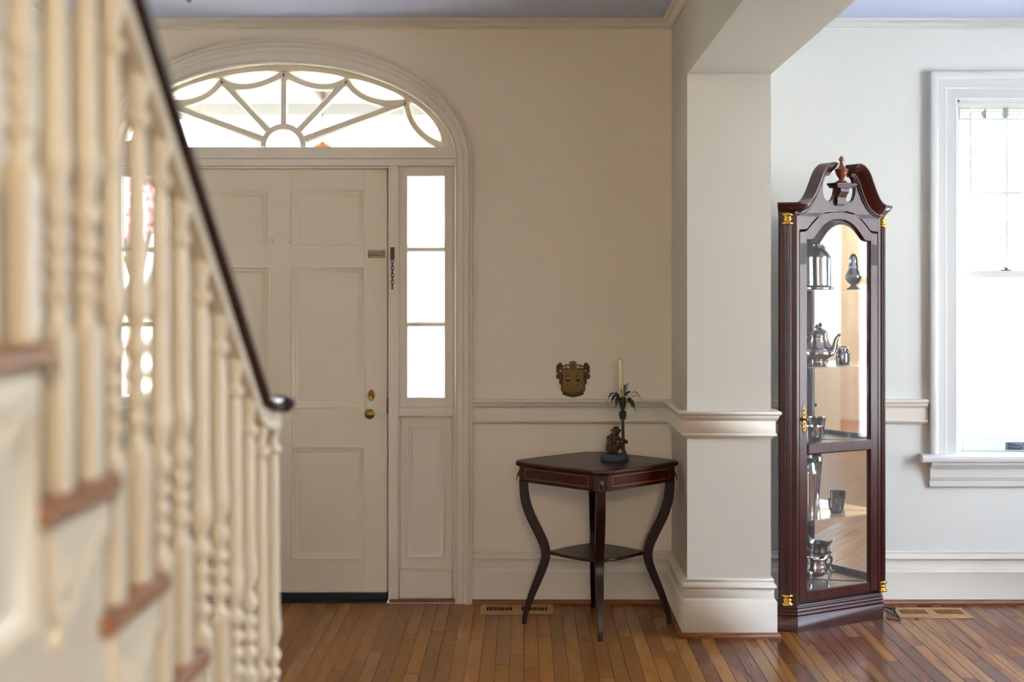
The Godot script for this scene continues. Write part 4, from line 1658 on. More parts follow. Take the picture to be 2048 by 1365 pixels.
	# the candle stands in the crown
	var c := thing("candle", "pale cream taper candle standing in the palm candlestick", "candle", where + Vector3(0.033, 0.284, 0.0))
	g = Geo.new()
	g.lathe([[0.0, 0.0], [0.0108, 0.0], [0.0106, 0.06], [0.0100, 0.150], [0.0098, 0.160], [0.0070, 0.166], [0.0, 0.163]], 20, Vector3.ZERO, Transform3D(Basis(Vector3(0, 0, 1), 0.03), Vector3.ZERO))
	part(c, "wax", g, M.wax)
	g = Geo.new()
	g.tube([Vector3(-0.005, 0.162, 0), Vector3(-0.005, 0.170, 0), Vector3(-0.009, 0.175, 0)], 0.0012, 6)
	part(c, "wick", g, M.wick)


func build_switch_plate() -> void:
	var where := at(1146, 757)
	var t := thing("switch_plate", "ornate dark brass light switch plate on the wall above the chair rail", "switch", where)
	var g := Geo.new()
	var o := PackedVector2Array([Vector2(-0.058, -0.060), Vector2(-0.050, -0.066), Vector2(0.050, -0.066), Vector2(0.058, -0.060), Vector2(0.058, 0.048), Vector2(-0.058, 0.048)])
	g.prism(o, 0.0, 0.0045, Transform3D.IDENTITY, 0.0015)
	g.frame(-0.052, -0.058, 0.052, 0.043, [[0.0, 0.004], [0.0, 0.006], [0.002, 0.0068], [0.004, 0.006], [0.004, 0.004]])
	part(t, "plate", g, M.brass_dark)
	g = Geo.new()
	o = PackedVector2Array([Vector2(-0.018, 0.046), Vector2(-0.014, 0.062), Vector2(-0.018, 0.070), Vector2(-0.015, 0.080), Vector2(-0.006, 0.080), Vector2(0.0, 0.084), Vector2(0.006, 0.080), Vector2(0.015, 0.080), Vector2(0.018, 0.070), Vector2(0.014, 0.062), Vector2(0.018, 0.046)])
	g.prism(o, 0.0, 0.005, Transform3D.IDENTITY, 0.0015)
	g.tube(ring_points(Vector3(0, 0.062, 0.005), 0.007, 0.007, 12), 0.0018, 6, 1.0, true)
	for s in [-1.0, 1.0]:
		g.tube([Vector3(s * 0.016, 0.060, 0.003), Vector3(s * 0.030, 0.064, 0.004), Vector3(s * 0.042, 0.058, 0.004), Vector3(s * 0.056, 0.056, 0.003)], [0.004, 0.003, 0.003, 0.004], 7)
		g.tube([Vector3(s * 0.030, 0.048, 0.003), Vector3(s * 0.036, 0.056, 0.004)], 0.0025, 6)
	part(t, "crest", g, M.brass_dark)
	for s in [-1.0, 1.0]:
		g = Geo.new()
		for q in [[0.066, 0.056, 0.014, 0.0075], [0.069, 0.012, 0.014, 0.0075]]:
			var pts := []
			var rr := []
			for i in 22:
				var u := i / 21.0
				var a := PI * 0.5 + u * TAU * 1.35
				var r: float = q[2] * (1.0 - 0.62 * u)
				pts.append(Vector3(s * (q[0] + r * cos(a) * 0.8), q[1] + r * sin(a), 0.0045))
				rr.append(q[3] * (1.0 - 0.55 * u))
			g.tube(pts, rr, 7)
		var stem := []
		for i in 12:
			var u := i / 11.0
			stem.append(Vector3(s * (0.064 + 0.010 * sin(u * TAU)), 0.070 - 0.088 * u, 0.004))
		g.tube(stem, [0.005, 0.0065, 0.0075, 0.0065, 0.006, 0.0055, 0.0065, 0.007, 0.0075, 0.007, 0.006, 0.003], 7)
		g.ball(Vector3(s * 0.060, -0.022, 0.004), Vector3(0.006, 0.008, 0.004), 8)
		g.ball(Vector3(s * 0.076, 0.034, 0.004), Vector3(0.005, 0.008, 0.004), 8)
		part(t, "side_scroll", g, M.brass_dark)
	g = Geo.new()
	for i in 9:
		var u := (i - 4) / 4.0
		g.ball(Vector3(u * 0.044, -0.072 - 0.010 * (1.0 - u * u), 0.003), Vector3(0.0075, 0.0085, 0.0035), 8)
	g.ball(Vector3(0, -0.087, 0.003), Vector3(0.005, 0.006, 0.0035), 8)
	g.tube([Vector3(-0.046, -0.066, 0.003), Vector3(-0.02, -0.074, 0.004), Vector3(0, -0.078, 0.004), Vector3(0.02, -0.074, 0.004), Vector3(0.046, -0.066, 0.003)], 0.006, 7)
	g.prism(PackedVector2Array([Vector2(-0.050, -0.062), Vector2(-0.046, -0.070), Vector2(-0.030, -0.077), Vector2(-0.014, -0.081), Vector2(0.0, -0.088), Vector2(0.014, -0.081), Vector2(0.030, -0.077), Vector2(0.046, -0.070), Vector2(0.050, -0.062)]), 0.0, 0.0035, Transform3D.IDENTITY, 0.001)
	part(t, "lower_scroll", g, M.brass_dark)
	for x in [-0.024, 0.024]:
		g = Geo.new()
		g.box(Vector3(x, -0.001, 0.0045), Vector3(0.013, 0.028, 0.002), 0.0005)
		part(t, "slot", g, M.wick)
		g = Geo.new()
		g.box(Vector3(0, 0.003, 0.009), Vector3(0.0065, 0.011, 0.014), 0.002, Transform3D(Basis(Vector3.RIGHT, -0.55), Vector3(x, -0.006, 0.0)))
		part(t, "toggle", g, M.trim_white, "white toggle lever")
		for y in [0.024, -0.032]:
			g = Geo.new()
			g.ball(Vector3(x, y, 0.0045), Vector3(0.0034, 0.0034, 0.0018), 8)
			part(t, "screw", g, M.iron)


# ---------------------------------------------------------------- small things on the floor and overhead

func build_small_things() -> void:
	register("floor_register", "wooden floor register behind the left leg of the corner table", Vector3(-0.038, 0.0, -6.630))
	register("floor_register", "wooden floor register beside the black cable, right of the curio cabinet", Vector3(1.872, 0.0, -6.560))
	var fl := func(px: float, py: float, up: float) -> Vector3:
		var z := EYE * FOCAL / (py - 577.0)
		return Vector3((px - 1050.0) / FOCAL * z, up, -z)
	var g := Geo.new()
	var pts := [fl.call(1763, 1217, 0.004), fl.call(1772, 1219, 0.006), fl.call(1780, 1221, 0.012), fl.call(1787, 1226, 0.012), fl.call(1794, 1232, 0.006), fl.call(1801, 1240, 0.005), fl.call(1799, 1243.5, 0.005), fl.call(1790, 1243, 0.005), fl.call(1778, 1241.5, 0.005), fl.call(1773, 1238, 0.005), fl.call(1776, 1234, 0.007), fl.call(1784, 1229, 0.013), fl.call(1787, 1224, 0.016), fl.call(1781, 1223, 0.016)]
	var cv := Curve3D.new()
	for i in pts.size():
		var tan_: Vector3 = (pts[mini(i + 1, pts.size() - 1)] - pts[maxi(i - 1, 0)]) / 5.0
		cv.add_point(pts[i], -tan_, tan_)
	var smooth := []
	for i in 61:
		smooth.append(cv.sample_baked(cv.get_baked_length() * i / 60.0))
	g.tube(smooth, 0.0032, 7)
	var o := thing("cable", "black cable looped on the floor at the right foot of the curio cabinet", "cable", pts[6] * Vector3(1, 0, 1))
	wpart(o, "cord", g, M.rubber)
	g = Geo.new()
	g.tube([fl.call(1776, 1221, 0.013), fl.call(1788, 1226, 0.016)], [0.007, 0.009], 10)
	wpart(o, "switch", g, M.rubber)
	# a globe lamp on the hall ceiling behind the camera lights the hall with a warm light
	var lamp := thing("globe_lamp", "warm glowing globe lamp on the ceiling at the back of the hall", "lamp", Vector3(0.42, CEIL, 2.3))
	g = Geo.new()
	g.lathe([[0.0, 0.0], [0.07, 0.0], [0.07, -0.02], [0.02, -0.05], [0.02, -0.10], [0.0, -0.10]], 20)
	part(lamp, "ceiling_rose", g, M.brass)
	g = Geo.new()
	g.ball(Vector3(0, -0.21, 0), Vector3.ONE * 0.12, 20)
	part(lamp, "globe", g, M.glow)
	var om := OmniLight3D.new()
	om.name = "light"
	om.position = Vector3(0, -0.21, 0)
	om.light_color = Color(1.0, 0.89, 0.75)
	om.light_energy = LAMP
	om.light_size = 0.11
	om.omni_range = 20.0
	om.omni_attenuation = 2.0
	om.shadow_enabled = true
	lamp.add_child(om)
	# hall pendant: only its tip hangs into the picture
	var tip := at(378, 5, 3.7)
	var l := thing("pendant_lantern", "dark finial of a hanging hall lantern at the ceiling above the stairs", "lantern", Vector3(tip.x, tip.y, tip.z))
	g = Geo.new()
	g.lathe([[0.0, 0.0], [0.004, 0.001], [0.0065, 0.006], [0.005, 0.011], [0.003, 0.014], [0.006, 0.018], [0.014, 0.026], [0.020, 0.034], [0.0, 0.036]], 14)
	part(l, "finial", g, M.iron)
	g = Geo.new()
	g.lathe([[0.0, 0.034], [0.10, 0.040], [0.105, 0.046], [0.105, 0.054], [0.0, 0.054]], 24)
	g.lathe([[0.0, 0.26], [0.105, 0.26], [0.108, 0.27], [0.08, 0.30], [0.02, 0.33], [0.0, 0.33]], 24)
	for i in 6:
		var a := TAU * i / 6
		g.tube([Vector3(0.1 * cos(a), 0.05, 0.1 * sin(a)), Vector3(0.1 * cos(a), 0.265, 0.1 * sin(a))], 0.004, 6)
	part(l, "cage", g, M.iron)
	g = Geo.new()
	g.tube([Vector3(0, 0.33, 0), Vector3(0, CEIL - tip.y - 0.02, 0)], 0.006, 8)
	g.lathe([[0.0, -0.03], [0.02, -0.03], [0.05, -0.012], [0.055, 0.0], [0.0, 0.0]], 18, Vector3(0, CEIL - tip.y, 0))
	part(l, "stem", g, M.iron)


func register(called: String, label: String, where: Vector3) -> void:
	var r := thing(called, label, "floor register", where, 0.0, "")
	var g := Geo.new()
	var w := 0.171
	var d := 0.098
	g.span(Vector3(-w + 0.01, 0.0002, -d + 0.01), Vector3(w - 0.01, 0.0012, d - 0.01))
	part(r, "duct", g, M.duct)
	g = Geo.new()
	var f := Geo.new()
	f.frame(-w, -d, w, d, [[0.0, 0.0], [0.002, 0.003], [0.012, 0.0068], [0.030, 0.0072], [0.030, 0.0]])
	f.span(Vector3(-w + 0.029, -d + 0.029, 0.0), Vector3(w - 0.029, -d + 0.052, 0.0072))
	f.span(Vector3(-w + 0.029, d - 0.052, 0.0), Vector3(w - 0.029, d - 0.029, 0.0072))
	f.span(Vector3(-0.022, -0.05, 0.0), Vector3(0.022, 0.05, 0.0072))
	f.move(Transform3D(Basis(Vector3(1, 0, 0), Vector3(0, 0, -1), Vector3(0, 1, 0)), Vector3.ZERO))
	part(r, "frame", f, M.register)
	for s in [-1.0, 1.0]:
		for i in 9:
			g = Geo.new()
			var x: float = s * (0.022 + 0.0120 * (i + 1))
			g.box(Vector3(x, 0.0036, 0), Vector3(0.0044, 0.0070, 0.094), 0.0008)
			part(r, "slat", g, M.register)


# ---------------------------------------------------------------- curio cabinet

const CAB := Vector3(1.40, 0.0, -6.33)
const CAB_TURN := 0.541      # about 31 degrees


func plan(off: float) -> PackedVector2Array:      # the cabinet from above: x, z
	var p := PackedVector2Array([Vector2(-0.3066, -0.0566), Vector2(-0.25, 0.0), Vector2(0.25, 0.0), Vector2(0.3066, -0.0566), Vector2(0.0, -0.363)])
	return Geo.inset(p, -off) if off != 0.0 else p


func build_cabinet() -> void:
	var t := thing("curio_cabinet", "tall mahogany corner curio cabinet with glass door, mirrored back and swan neck pediment", "cabinet", CAB, CAB_TURN)
	var g := Geo.new()
	slab(g, plan(0.0), [[0.0, -0.013], [0.064, -0.013], [0.067, -0.009], [0.069, -0.009], [0.073, -0.0135], [0.079, -0.0135], [0.083, -0.009], [0.085, -0.008], [0.089, -0.0105], [0.094, -0.0105], [0.098, -0.005], [0.100, -0.005], [0.104, -0.0075], [0.109, -0.006], [0.113, 0.0], [0.116, 0.001]])
	part(t, "plinth", g, M.mahogany_x)
	# decks
	for y in [[0.116, 0.150, 0.024], [0.776, 0.800, 0.024], [1.815, 1.832, 0.001]]:
		g = Geo.new()
		slab(g, plan(0.0), [[y[0], y[2]], [y[1], y[2]]])
		part(t, "deck", g, M.mahogany_x)
	# backs with mirrors on the inside
	for s in [-1.0, 1.0]:
		g = Geo.new()
		var a := Vector2(s * 0.3066, -0.0566)
		var b := Vector2(0.0, -0.363)
		var inn := Vector2(-s, 1.0).normalized()
		g.prism(PackedVector2Array([Vector2(a.x, -a.y), Vector2(b.x, -b.y), Vector2(b.x, -b.y) + Vector2(inn.x, -inn.y) * 0.008, Vector2(a.x, -a.y) + Vector2(inn.x, -inn.y) * 0.008]), 0.118, 1.815, Transform3D(Basis(Vector3(1, 0, 0), Vector3(0, 0, -1), Vector3(0, 1, 0)), Vector3.ZERO))
		part(t, "back_panel", g, M.mahogany)
		g = Geo.new()
		var a2 := a.lerp(b, 0.08) + inn * 0.0085
		var b2 := a.lerp(b, 0.955) + inn * 0.0085
		g.prism(PackedVector2Array([Vector2(a2.x, -a2.y), Vector2(b2.x, -b2.y), Vector2(b2.x, -b2.y) + Vector2(inn.x, -inn.y) * 0.004, Vector2(a2.x, -a2.y) + Vector2(inn.x, -inn.y) * 0.004]), 0.152, 1.812, Transform3D(Basis(Vector3(1, 0, 0), Vector3(0, 0, -1), Vector3(0, 1, 0)), Vector3.ZERO))
		part(t, "mirror", g, M.mirror, "mirrored back")
		# canted post with a fluted column between brass caps
		g = Geo.new()
		var o := PackedVector2Array()
		for p in [Vector2(0.3066, -0.0566), Vector2(0.25, 0.0), Vector2(0.2365, 0.0), Vector2(0.2365, -0.024), Vector2(0.289, -0.074)]:
			o.append(Vector2(s * p.x, -p.y))
		g.prism(o, 0.114, 1.832, Transform3D(Basis(Vector3(1, 0, 0), Vector3(0, 0, -1), Vector3(0, 1, 0)), Vector3.ZERO))
		part(t, "corner_post", g, M.mahogany)
		var c := Vector3(s * 0.2783, 0, -0.0283) + Vector3(s, 0, 1).normalized() * 0.004
		g = Geo.new()
		var sec := []
		for y in [0.160, 1.785]:
			var r := PackedVector3Array()
			for i in 112:
				var ang := TAU * i / 112.0
				var fl := absf(sin(ang * 14.0 / 2.0))
				var rad := 0.0185 - 0.0028 * pow(fl, 0.6)
				r.append(c + Vector3(rad * cos(ang), y, rad * sin(ang)))
			sec.append(r)
		g.sweep(sec, false, true, true, 40.0)
		part(t, "fluted_column", g, M.mahogany)
		for y in [1.779, 0.116]:
			g = Geo.new()
			g.lathe([[0.0, 0.0], [0.025, 0.0], [0.027, 0.003], [0.027, 0.008], [0.023, 0.011], [0.019, 0.015], [0.018, 0.019], [0.021, 0.022], [0.0215, 0.025], [0.018, 0.028], [0.018, 0.033], [0.022, 0.037], [0.0265, 0.040], [0.027, 0.044], [0.025, 0.048], [0.0, 0.049]], 24, c + Vector3(0, y, 0), Transform3D.IDENTITY, 60.0)
			part(t, "column_cap", g, M.brass, "polished brass cap")
	# door
	var outer := [[0.235, 1.750], [0.205, 1.752], [0.190, 1.757], [0.165, 1.782], [0.130, 1.812], [0.090, 1.832], [0.045, 1.841], [0.0, 1.843]]
	var inner := [[0.189, 1.711], [0.165, 1.712], [0.150, 1.718], [0.130, 1.740], [0.100, 1.770], [0.070, 1.790], [0.035, 1.802], [0.0, 1.805]]
	var oo := PackedVector2Array()
	for p in outer:
		oo.append(Vector2(-p[0], p[1]))
	for i in range(outer.size() - 2, -1, -1):
		oo.append(Vector2(outer[i][0], outer[i][1]))
	oo.append(Vector2(0.235, 1.60))
	oo.append(Vector2(0.189, 1.60))
	for p in inner:
		oo.append(Vector2(p[0], p[1]))
	for i in range(inner.size() - 2, -1, -1):
		oo.append(Vector2(-inner[i][0], inner[i][1]))
	oo.append(Vector2(-0.189, 1.60))
	oo.append(Vector2(-0.235, 1.60))
	g = Geo.new()
	g.prism(oo, -0.022, 0.0, Transform3D.IDENTITY, 0.004)
	for s in [-1.0, 1.0]:
		g.prism(PackedVector2Array([Vector2(s * 0.235, 0.125), Vector2(s * 0.189, 0.125), Vector2(s * 0.189, 1.701), Vector2(s * 0.235, 1.701)]), -0.022, 0.0, Transform3D.IDENTITY, 0.003)
		g.span(Vector3(s * 0.189, 0.17, -0.022), Vector3(s * 0.185, 1.712, -0.008), 0.001)
	g.span(Vector3(-0.19, 0.125, -0.022), Vector3(0.19, 0.172, -0.0005), 0.004)
	g.span(Vector3(-0.19, 0.770, -0.022), Vector3(0.19, 0.817, 0.006), 0.005)
	var door := part(t, "door", g, M.mahogany)
	var pane := PackedVector2Array([Vector2(-0.188, 0.812), Vector2(0.188, 0.812)])
	for p in inner:
		pane.append(Vector2(p[0], p[1] + 0.002))
	for i in range(inner.size() - 2, -1, -1):
		pane.append(Vector2(-inner[i][0], inner[i][1] + 0.002))
	g = Geo.new()
	g.sheet(pane, -0.014)
	part(door, "glass_pane", g, M.glass)
	g = Geo.new()
	g.sheet(PackedVector2Array([Vector2(-0.188, 0.168), Vector2(0.188, 0.168), Vector2(0.188, 0.774), Vector2(-0.188, 0.774)]), -0.014)
	part(door, "glass_pane", g, M.glass)
	# pierced brass keyhole plate and its little knob
	g = Geo.new()
	var ex := -0.211
	for i in 5:
		var y := 0.885 + i * 0.020
		var w: float = [0.0075, 0.010, 0.008, 0.010, 0.0075][i]
		g.tube(ring_points(Vector3(ex, y, 0.0012), w, 0.0105, 14), 0.0020, 6, 1.0, true)
	g.tube([Vector3(ex, 0.862, 0.001), Vector3(ex, 0.875, 0.0015)], [0.0012, 0.003], 6)
	g.tube([Vector3(ex, 0.975, 0.0015), Vector3(ex, 0.988, 0.001)], [0.003, 0.0012], 6)
	g.tube([Vector3(ex, 0.875, 0.001), Vector3(ex, 0.975, 0.001)], 0.0016, 6)
	part(door, "keyhole_plate", g, M.brass, "pierced brass keyhole plate")
	g = Geo.new()
	g.lathe([[0.0, 0.0], [0.004, 0.0], [0.0035, 0.010], [0.006, 0.014], [0.0095, 0.019], [0.0085, 0.025], [0.0, 0.027]], 14, Vector3.ZERO, Transform3D(Basis(Vector3(1, 0, 0), Vector3(0, 0, 1), Vector3(0, -1, 0)), Vector3(ex + 0.002, 0.926, 0.0)))
	part(door, "knob", g, M.brass_dark)
	# pediment board with two cut-outs
	var bd := PackedVector2Array()
	var half := [[0.0, 1.965], [0.019, 1.965], [0.020, 1.940], [0.026, 1.915], [0.038, 1.895], [0.054, 1.884], [0.070, 1.885], [0.086, 1.897], [0.096, 1.918], [0.099, 1.943], [0.095, 1.968], [0.085, 1.990], [0.072, 2.003], [0.058, 2.008], [0.058, 2.030], [0.085, 2.030], [0.108, 2.018], [0.132, 1.990], [0.153, 1.950], [0.176, 1.905], [0.205, 1.868], [0.235, 1.852], [0.250, 1.850], [0.250, 1.757], [0.236, 1.757], [0.206, 1.759]]
	for p in half:
		bd.append(Vector2(p[0], p[1]))
	for i in range(2, outer.size()):
		bd.append(Vector2(outer[i][0], outer[i][1] + 0.004))
	for i in range(outer.size() - 2, 1, -1):
		bd.append(Vector2(-outer[i][0], outer[i][1] + 0.004))
	for i in range(half.size() - 1, 0, -1):
		bd.append(Vector2(-half[i][0], half[i][1]))
	g = Geo.new()
	g.prism(bd, -0.022, -0.001)
	part(t, "pediment_board", g, M.mahogany)
	for s in [-1.0, 1.0]:
		g = Geo.new()
		var c := [Vector2(0.055, 2.052), Vector2(0.080, 2.055), Vector2(0.110, 2.044), Vector2(0.138, 2.015), Vector2(0.160, 1.972), Vector2(0.183, 1.926), Vector2(0.208, 1.892), Vector2(0.236, 1.876), Vector2(0.270, 1.873)]
		var pts := []
		for k in c.size() - 1:
			for m in 4:
				pts.append(c[k].cubic_interpolate(c[k + 1], c[maxi(k - 1, 0)], c[mini(k + 2, c.size() - 1)], m / 4.0))
		pts.append(c[-1])
		var sec := []
		for k in pts.size():
			var d: Vector2 = (pts[mini(k + 1, pts.size() - 1)] - pts[maxi(k - 1, 0)]).normalized()
			if k == pts.size() - 1:
				d = Vector2(1, 0)
			var n := Vector2(d.y, -d.x)
			var r := PackedVector3Array()
			for q in [[0.0, -0.022], [0.0, 0.052], [0.007, 0.053], [0.010, 0.049], [0.014, 0.046], [0.020, 0.042], [0.026, 0.034], [0.032, 0.024], [0.038, 0.016], [0.043, 0.012], [0.047, 0.012], [0.049, 0.006], [0.054, 0.004], [0.055, -0.022]]:
				r.append(Vector3(s * (pts[k].x + n.x * q[0]), pts[k].y + n.y * q[0], q[1]))
			sec.append(r)
		g.sweep(sec, false, true, true, 38.0)
		part(t, "swan_neck", g, M.mahogany)
		g = Geo.new()
		var pr := [[-0.03, 1.818], [0.004, 1.818], [0.006, 1.824], [0.012, 1.826], [0.012, 1.830], [0.016, 1.835], [0.024, 1.841], [0.034, 1.847], [0.042, 1.853], [0.046, 1.859], [0.049, 1.863], [0.053, 1.866], [0.052, 1.873], [-0.03, 1.873]]
		var pa := [Vector2(-0.3066, -0.0566), Vector2(-0.25, 0.0), Vector2(-0.232, 0.0)]
		if s > 0:
			pa = [Vector2(0.232, 0.0), Vector2(0.25, 0.0), Vector2(0.3066, -0.0566)]
		g.mould(pa, pr)
		part(t, "cornice", g, M.mahogany)
	g = Geo.new()
	g.span(Vector3(-0.046, 1.945, -0.02), Vector3(0.046, 1.952, 0.036), 0.002)
	g.span(Vector3(-0.052, 1.951, -0.02), Vector3(0.052, 1.958, 0.043), 0.002)
	g.span(Vector3(-0.060, 1.957, -0.02), Vector3(0.060, 1.967, 0.050), 0.003)
	part(t, "finial_shelf", g, M.mahogany_x)
	g = Geo.new()
	var side := Transform3D(Basis(Vector3(0, 0, 1), Vector3(0, 1, 0), Vector3(1, 0, 0)), Vector3.ZERO)
	var co := PackedVector2Array([Vector2(-0.01, 1.946), Vector2(0.034, 1.946), Vector2(0.036, 1.936), Vector2(0.033, 1.926), Vector2(0.026, 1.918), Vector2(0.018, 1.908), Vector2(0.014, 1.898), Vector2(0.016, 1.888), Vector2(0.014, 1.876), Vector2(0.006, 1.868), Vector2(-0.01, 1.866)])
	g.prism(co, -0.025, 0.025, side)
	part(t, "bracket", g, M.mahogany)
	g = Geo.new()
	g.lathe([[0.0, 1.966], [0.024, 1.966], [0.026, 1.972], [0.022, 1.977], [0.013, 1.980], [0.011, 1.986], [0.015, 1.992], [0.022, 2.002], [0.027, 2.014], [0.028, 2.022], [0.031, 2.024], [0.031, 2.028], [0.026, 2.031], [0.016, 2.037], [0.010, 2.047], [0.007, 2.058], [0.008, 2.064], [0.011, 2.068], [0.0115, 2.075], [0.008, 2.083], [0.003, 2.088], [0.0, 2.089]], 24, Vector3(0, 0, 0.012), Transform3D.IDENTITY, 50.0)
	part(t, "finial", g, M.finial, "turned reddish urn finial")
	# glass shelves
	for y in [1.493, 1.152, 0.478]:
		g = Geo.new()
		slab(g, plan(0.0), [[y - 0.006, 0.0245], [y, 0.0245]])
		part(t, "glass_shelf", g, M.shelf_glass)


func in_cabinet(x: float, y: float, z: float) -> Vector3:
	return CAB + Basis(Vector3.UP, CAB_TURN) * Vector3(x, y, z)


func build_silver() -> void:
	var g: Geo
	# top shelf
	var t := thing("canister", "engraved silver canister with a conical lid on the top shelf of the curio cabinet", "canister", in_cabinet(-0.022, 1.4935, -0.115), CAB_TURN)
	g = Geo.new()
	g.lathe([[0.0, 0.0], [0.058, 0.0], [0.060, 0.004], [0.060, 0.010], [0.055, 0.014], [0.050, 0.017], [0.047, 0.020], [0.047, 0.140], [0.049, 0.142], [0.049, 0.146], [0.044, 0.147], [0.0, 0.147]], 36, Vector3.ZERO, Transform3D.IDENTITY, 30.0)
	part(t, "body", g, M.engraved)
	g = Geo.new()
	g.lathe([[0.0, 0.147], [0.047, 0.147], [0.048, 0.151], [0.040, 0.166], [0.030, 0.180], [0.021, 0.190], [0.020, 0.196], [0.026, 0.200], [0.026, 0.204], [0.014, 0.208], [0.0, 0.210]], 30, Vector3.ZERO, Transform3D.IDENTITY, 40.0)
	part(t, "lid", g, M.silver_dark)
	t = thing("caster", "silver sugar caster with a domed top on the top shelf, right of the engraved canister", "caster", in_cabinet(0.165, 1.4935, -0.085))
	g = Geo.new()
	g.lathe([[0.0, 0.0], [0.030, 0.0], [0.031, 0.004], [0.020, 0.010], [0.011, 0.018], [0.012, 0.024], [0.024, 0.032], [0.034, 0.046], [0.037, 0.060], [0.037, 0.066], [0.030, 0.076], [0.024, 0.088], [0.021, 0.100], [0.0, 0.100]], 28, Vector3.ZERO, Transform3D.IDENTITY, 50.0)
	part(t, "body", g, M.silver_dark)
	g = Geo.new()
	g.lathe([[0.0, 0.100], [0.023, 0.100], [0.023, 0.106], [0.020, 0.110], [0.020, 0.130], [0.017, 0.148], [0.011, 0.160], [0.0, 0.165]], 28, Vector3.ZERO, Transform3D.IDENTITY, 50.0)
	part(t, "dome", g, M.silver)
	# second shelf
	t = thing("teapot", "tarnished silver teapot with a curved spout on the second shelf of the curio cabinet", "teapot", in_cabinet(-0.028, 1.1525, -0.115), CAB_TURN - 0.35)
	g = Geo.new()
	g.lathe([[0.0, 0.0], [0.038, 0.0], [0.040, 0.004], [0.036, 0.009], [0.030, 0.014], [0.030, 0.020], [0.044, 0.026], [0.058, 0.038], [0.064, 0.052], [0.063, 0.064], [0.056, 0.072], [0.058, 0.074], [0.046, 0.086], [0.038, 0.102], [0.033, 0.120], [0.033, 0.126], [0.037, 0.130], [0.036, 0.134], [0.0, 0.134]], 36, Vector3.ZERO, Transform3D.IDENTITY, 45.0)
	part(t, "body", g, M.tarnish)
	g = Geo.new()
	g.lathe([[0.0, 0.133], [0.035, 0.133], [0.033, 0.140], [0.022, 0.150], [0.010, 0.156], [0.005, 0.159], [0.004, 0.164], [0.008, 0.168], [0.010, 0.174], [0.006, 0.180], [0.0, 0.186]], 28, Vector3.ZERO, Transform3D.IDENTITY, 45.0)
	part(t, "lid", g, M.tarnish)
	g = Geo.new()
	g.tube([Vector3(0.050, 0.050, 0), Vector3(0.070, 0.056, 0), Vector3(0.080, 0.072, 0), Vector3(0.084, 0.092, 0), Vector3(0.089, 0.112, 0), Vector3(0.097, 0.126, 0), Vector3(0.103, 0.130, 0)], [0.018, 0.015, 0.0115, 0.0095, 0.0080, 0.0075, 0.006], 14)
	part(t, "spout", g, M.tarnish)
	g = Geo.new()
	g.tube([Vector3(-0.034, 0.118, 0), Vector3(-0.052, 0.134, 0), Vector3(-0.074, 0.136, 0), Vector3(-0.088, 0.120, 0), Vector3(-0.088, 0.096, 0), Vector3(-0.076, 0.074, 0), Vector3(-0.056, 0.062, 0)], [0.005, 0.0055, 0.006, 0.006, 0.006, 0.0055, 0.005], 10)
	part(t, "handle", g, M.tarnish)
	t = thing("jar", "small dark lidded silver jar on the second shelf, right of the teapot", "jar", in_cabinet(0.118, 1.1525, -0.105))
	g = Geo.new()
	g.lathe([[0.0, 0.0], [0.028, 0.0], [0.030, 0.003], [0.030, 0.050], [0.027, 0.056], [0.021, 0.062], [0.021, 0.066], [0.0, 0.066]], 28, Vector3.ZERO, Transform3D.IDENTITY, 40.0)
	part(t, "body", g, M.silver_dark)
	g = Geo.new()
	g.lathe([[0.0, 0.065], [0.023, 0.065], [0.024, 0.068], [0.024, 0.074], [0.021, 0.077], [0.0, 0.078]], 28, Vector3.ZERO, Transform3D.IDENTITY, 40.0)
	part(t, "lid", g, M.silver)
	# wooden middle deck
	g = Geo.new()
	g.lathe([[0.0, 0.0], [0.032, 0.0], [0.034, 0.003], [0.038, 0.050], [0.042, 0.080], [0.043, 0.082], [0.041, 0.082], [0.037, 0.052], [0.032, 0.006], [0.0, 0.006]], 32, Vector3.ZERO, Transform3D.IDENTITY, 40.0)
	var o := part(self, numbered("beaker"), g, M.silver)
	o.position = in_cabinet(-0.072, 0.8005, -0.095)
	tag(o, "plain silver beaker on the wooden middle deck behind the brass keyhole plate", "beaker")
	# lower glass shelf
	t = thing("cocktail_shaker", "tall silver cocktail shaker on the lower glass shelf of the curio cabinet", "shaker", in_cabinet(-0.098, 0.4785, -0.098), CAB_TURN)
	g = Geo.new()
	g.lathe([[0.0, 0.0], [0.030, 0.0], [0.032, 0.004], [0.036, 0.060], [0.043, 0.160], [0.046, 0.190], [0.048, 0.192], [0.048, 0.196], [0.0, 0.196]], 32, Vector3.ZERO, Transform3D.IDENTITY, 30.0)
	part(t, "body", g, M.silver)
	g = Geo.new()
	g.lathe([[0.0, 0.196], [0.047, 0.196], [0.047, 0.206], [0.042, 0.212], [0.040, 0.228], [0.036, 0.246], [0.026, 0.258], [0.022, 0.262], [0.022, 0.284], [0.019, 0.288], [0.0, 0.289]], 32, Vector3.ZERO, Transform3D.IDENTITY, 40.0)
	g.tube([Vector3(0.038, 0.225, 0), Vector3(0.052, 0.236, 0), Vector3(0.057, 0.238, 0)], [0.013, 0.009, 0.007], 12)
	part(t, "top", g, M.silver_dark)
	g = Geo.new()
	g.lathe([[0.0, 0.0], [0.016, 0.0], [0.023, 0.004], [0.031, 0.018], [0.035, 0.036], [0.036, 0.066], [0.035, 0.067], [0.034, 0.066], [0.033, 0.036], [0.029, 0.020], [0.0, 0.006]], 32, Vector3.ZERO, Transform3D.IDENTITY, 40.0)
	o = part(self, numbered("cup"), g, M.silver_dark)
	o.position = in_cabinet(0.070, 0.4785, -0.095)
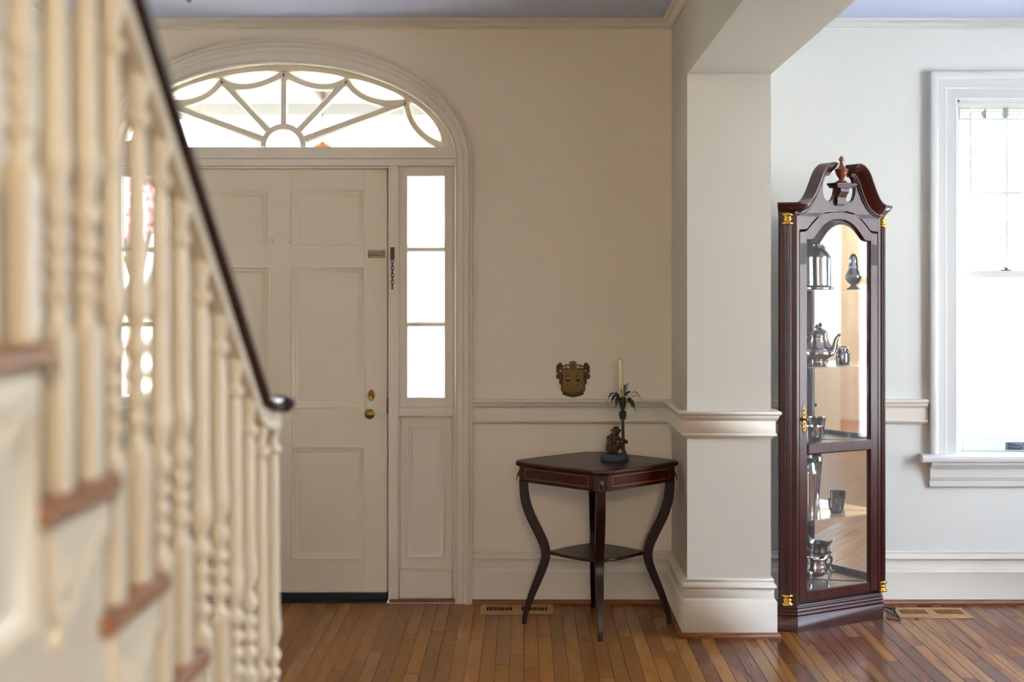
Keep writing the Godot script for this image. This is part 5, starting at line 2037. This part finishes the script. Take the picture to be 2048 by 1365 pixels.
	tag(o, "small round dark silver cup standing alone on the lower glass shelf", "cup")
	# bottom deck
	t = thing("creamer", "footed silver creamer with a pouring lip on the bottom deck of the curio cabinet", "creamer", in_cabinet(-0.040, 0.1515, -0.105), CAB_TURN - 0.2)
	g = Geo.new()
	var sec := []
	for l in [[0.050, 0.0], [0.051, 0.020], [0.056, 0.036], [0.068, 0.048], [0.084, 0.053], [0.100, 0.050], [0.116, 0.046], [0.132, 0.050], [0.142, 0.055], [0.1425, 0.053], [0.132, 0.048], [0.116, 0.044], [0.086, 0.050], [0.060, 0.030], [0.058, 0.0]]:
		var r := PackedVector3Array()
		for i in 32:
			var a := TAU * i / 32.0
			var lip := smoothstep(0.11, 0.145, l[0]) * pow(maxf(0.0, cos(a)), 6.0)
			r.append(Vector3(l[1] * cos(a) * (1.0 + 0.45 * lip), l[0] + 0.014 * lip + 0.006 * smoothstep(0.12, 0.145, l[0]) * cos(2 * a), l[1] * sin(a) * 0.86))
		sec.append(r)
	g.sweep(sec, false, true, false, 50.0)
	part(t, "bowl", g, M.silver)
	g = Geo.new()
	g.tube([Vector3(-0.048, 0.134, 0), Vector3(-0.066, 0.158, 0), Vector3(-0.086, 0.158, 0), Vector3(-0.094, 0.136, 0), Vector3(-0.084, 0.106, 0), Vector3(-0.062, 0.086, 0), Vector3(-0.050, 0.080, 0)], [0.004, 0.005, 0.0055, 0.0055, 0.005, 0.0045, 0.004], 10)
	part(t, "handle", g, M.silver)
	for i in 3:
		g = Geo.new()
		var a := TAU * i / 3.0 + 0.5
		var d := Vector3(cos(a), 0, sin(a))
		g.tube([d * 0.046 + Vector3(0, 0.078, 0), d * 0.056 + Vector3(0, 0.056, 0), d * 0.046 + Vector3(0, 0.030, 0), d * 0.050 + Vector3(0, 0.010, 0), d * 0.060 + Vector3(0, 0.003, 0)], [0.009, 0.007, 0.0045, 0.004, 0.005], 9)
		g.ball(d * 0.060 + Vector3(0, 0.004, 0), Vector3(0.008, 0.004, 0.006), 8)
		part(t, "leg", g, M.silver)
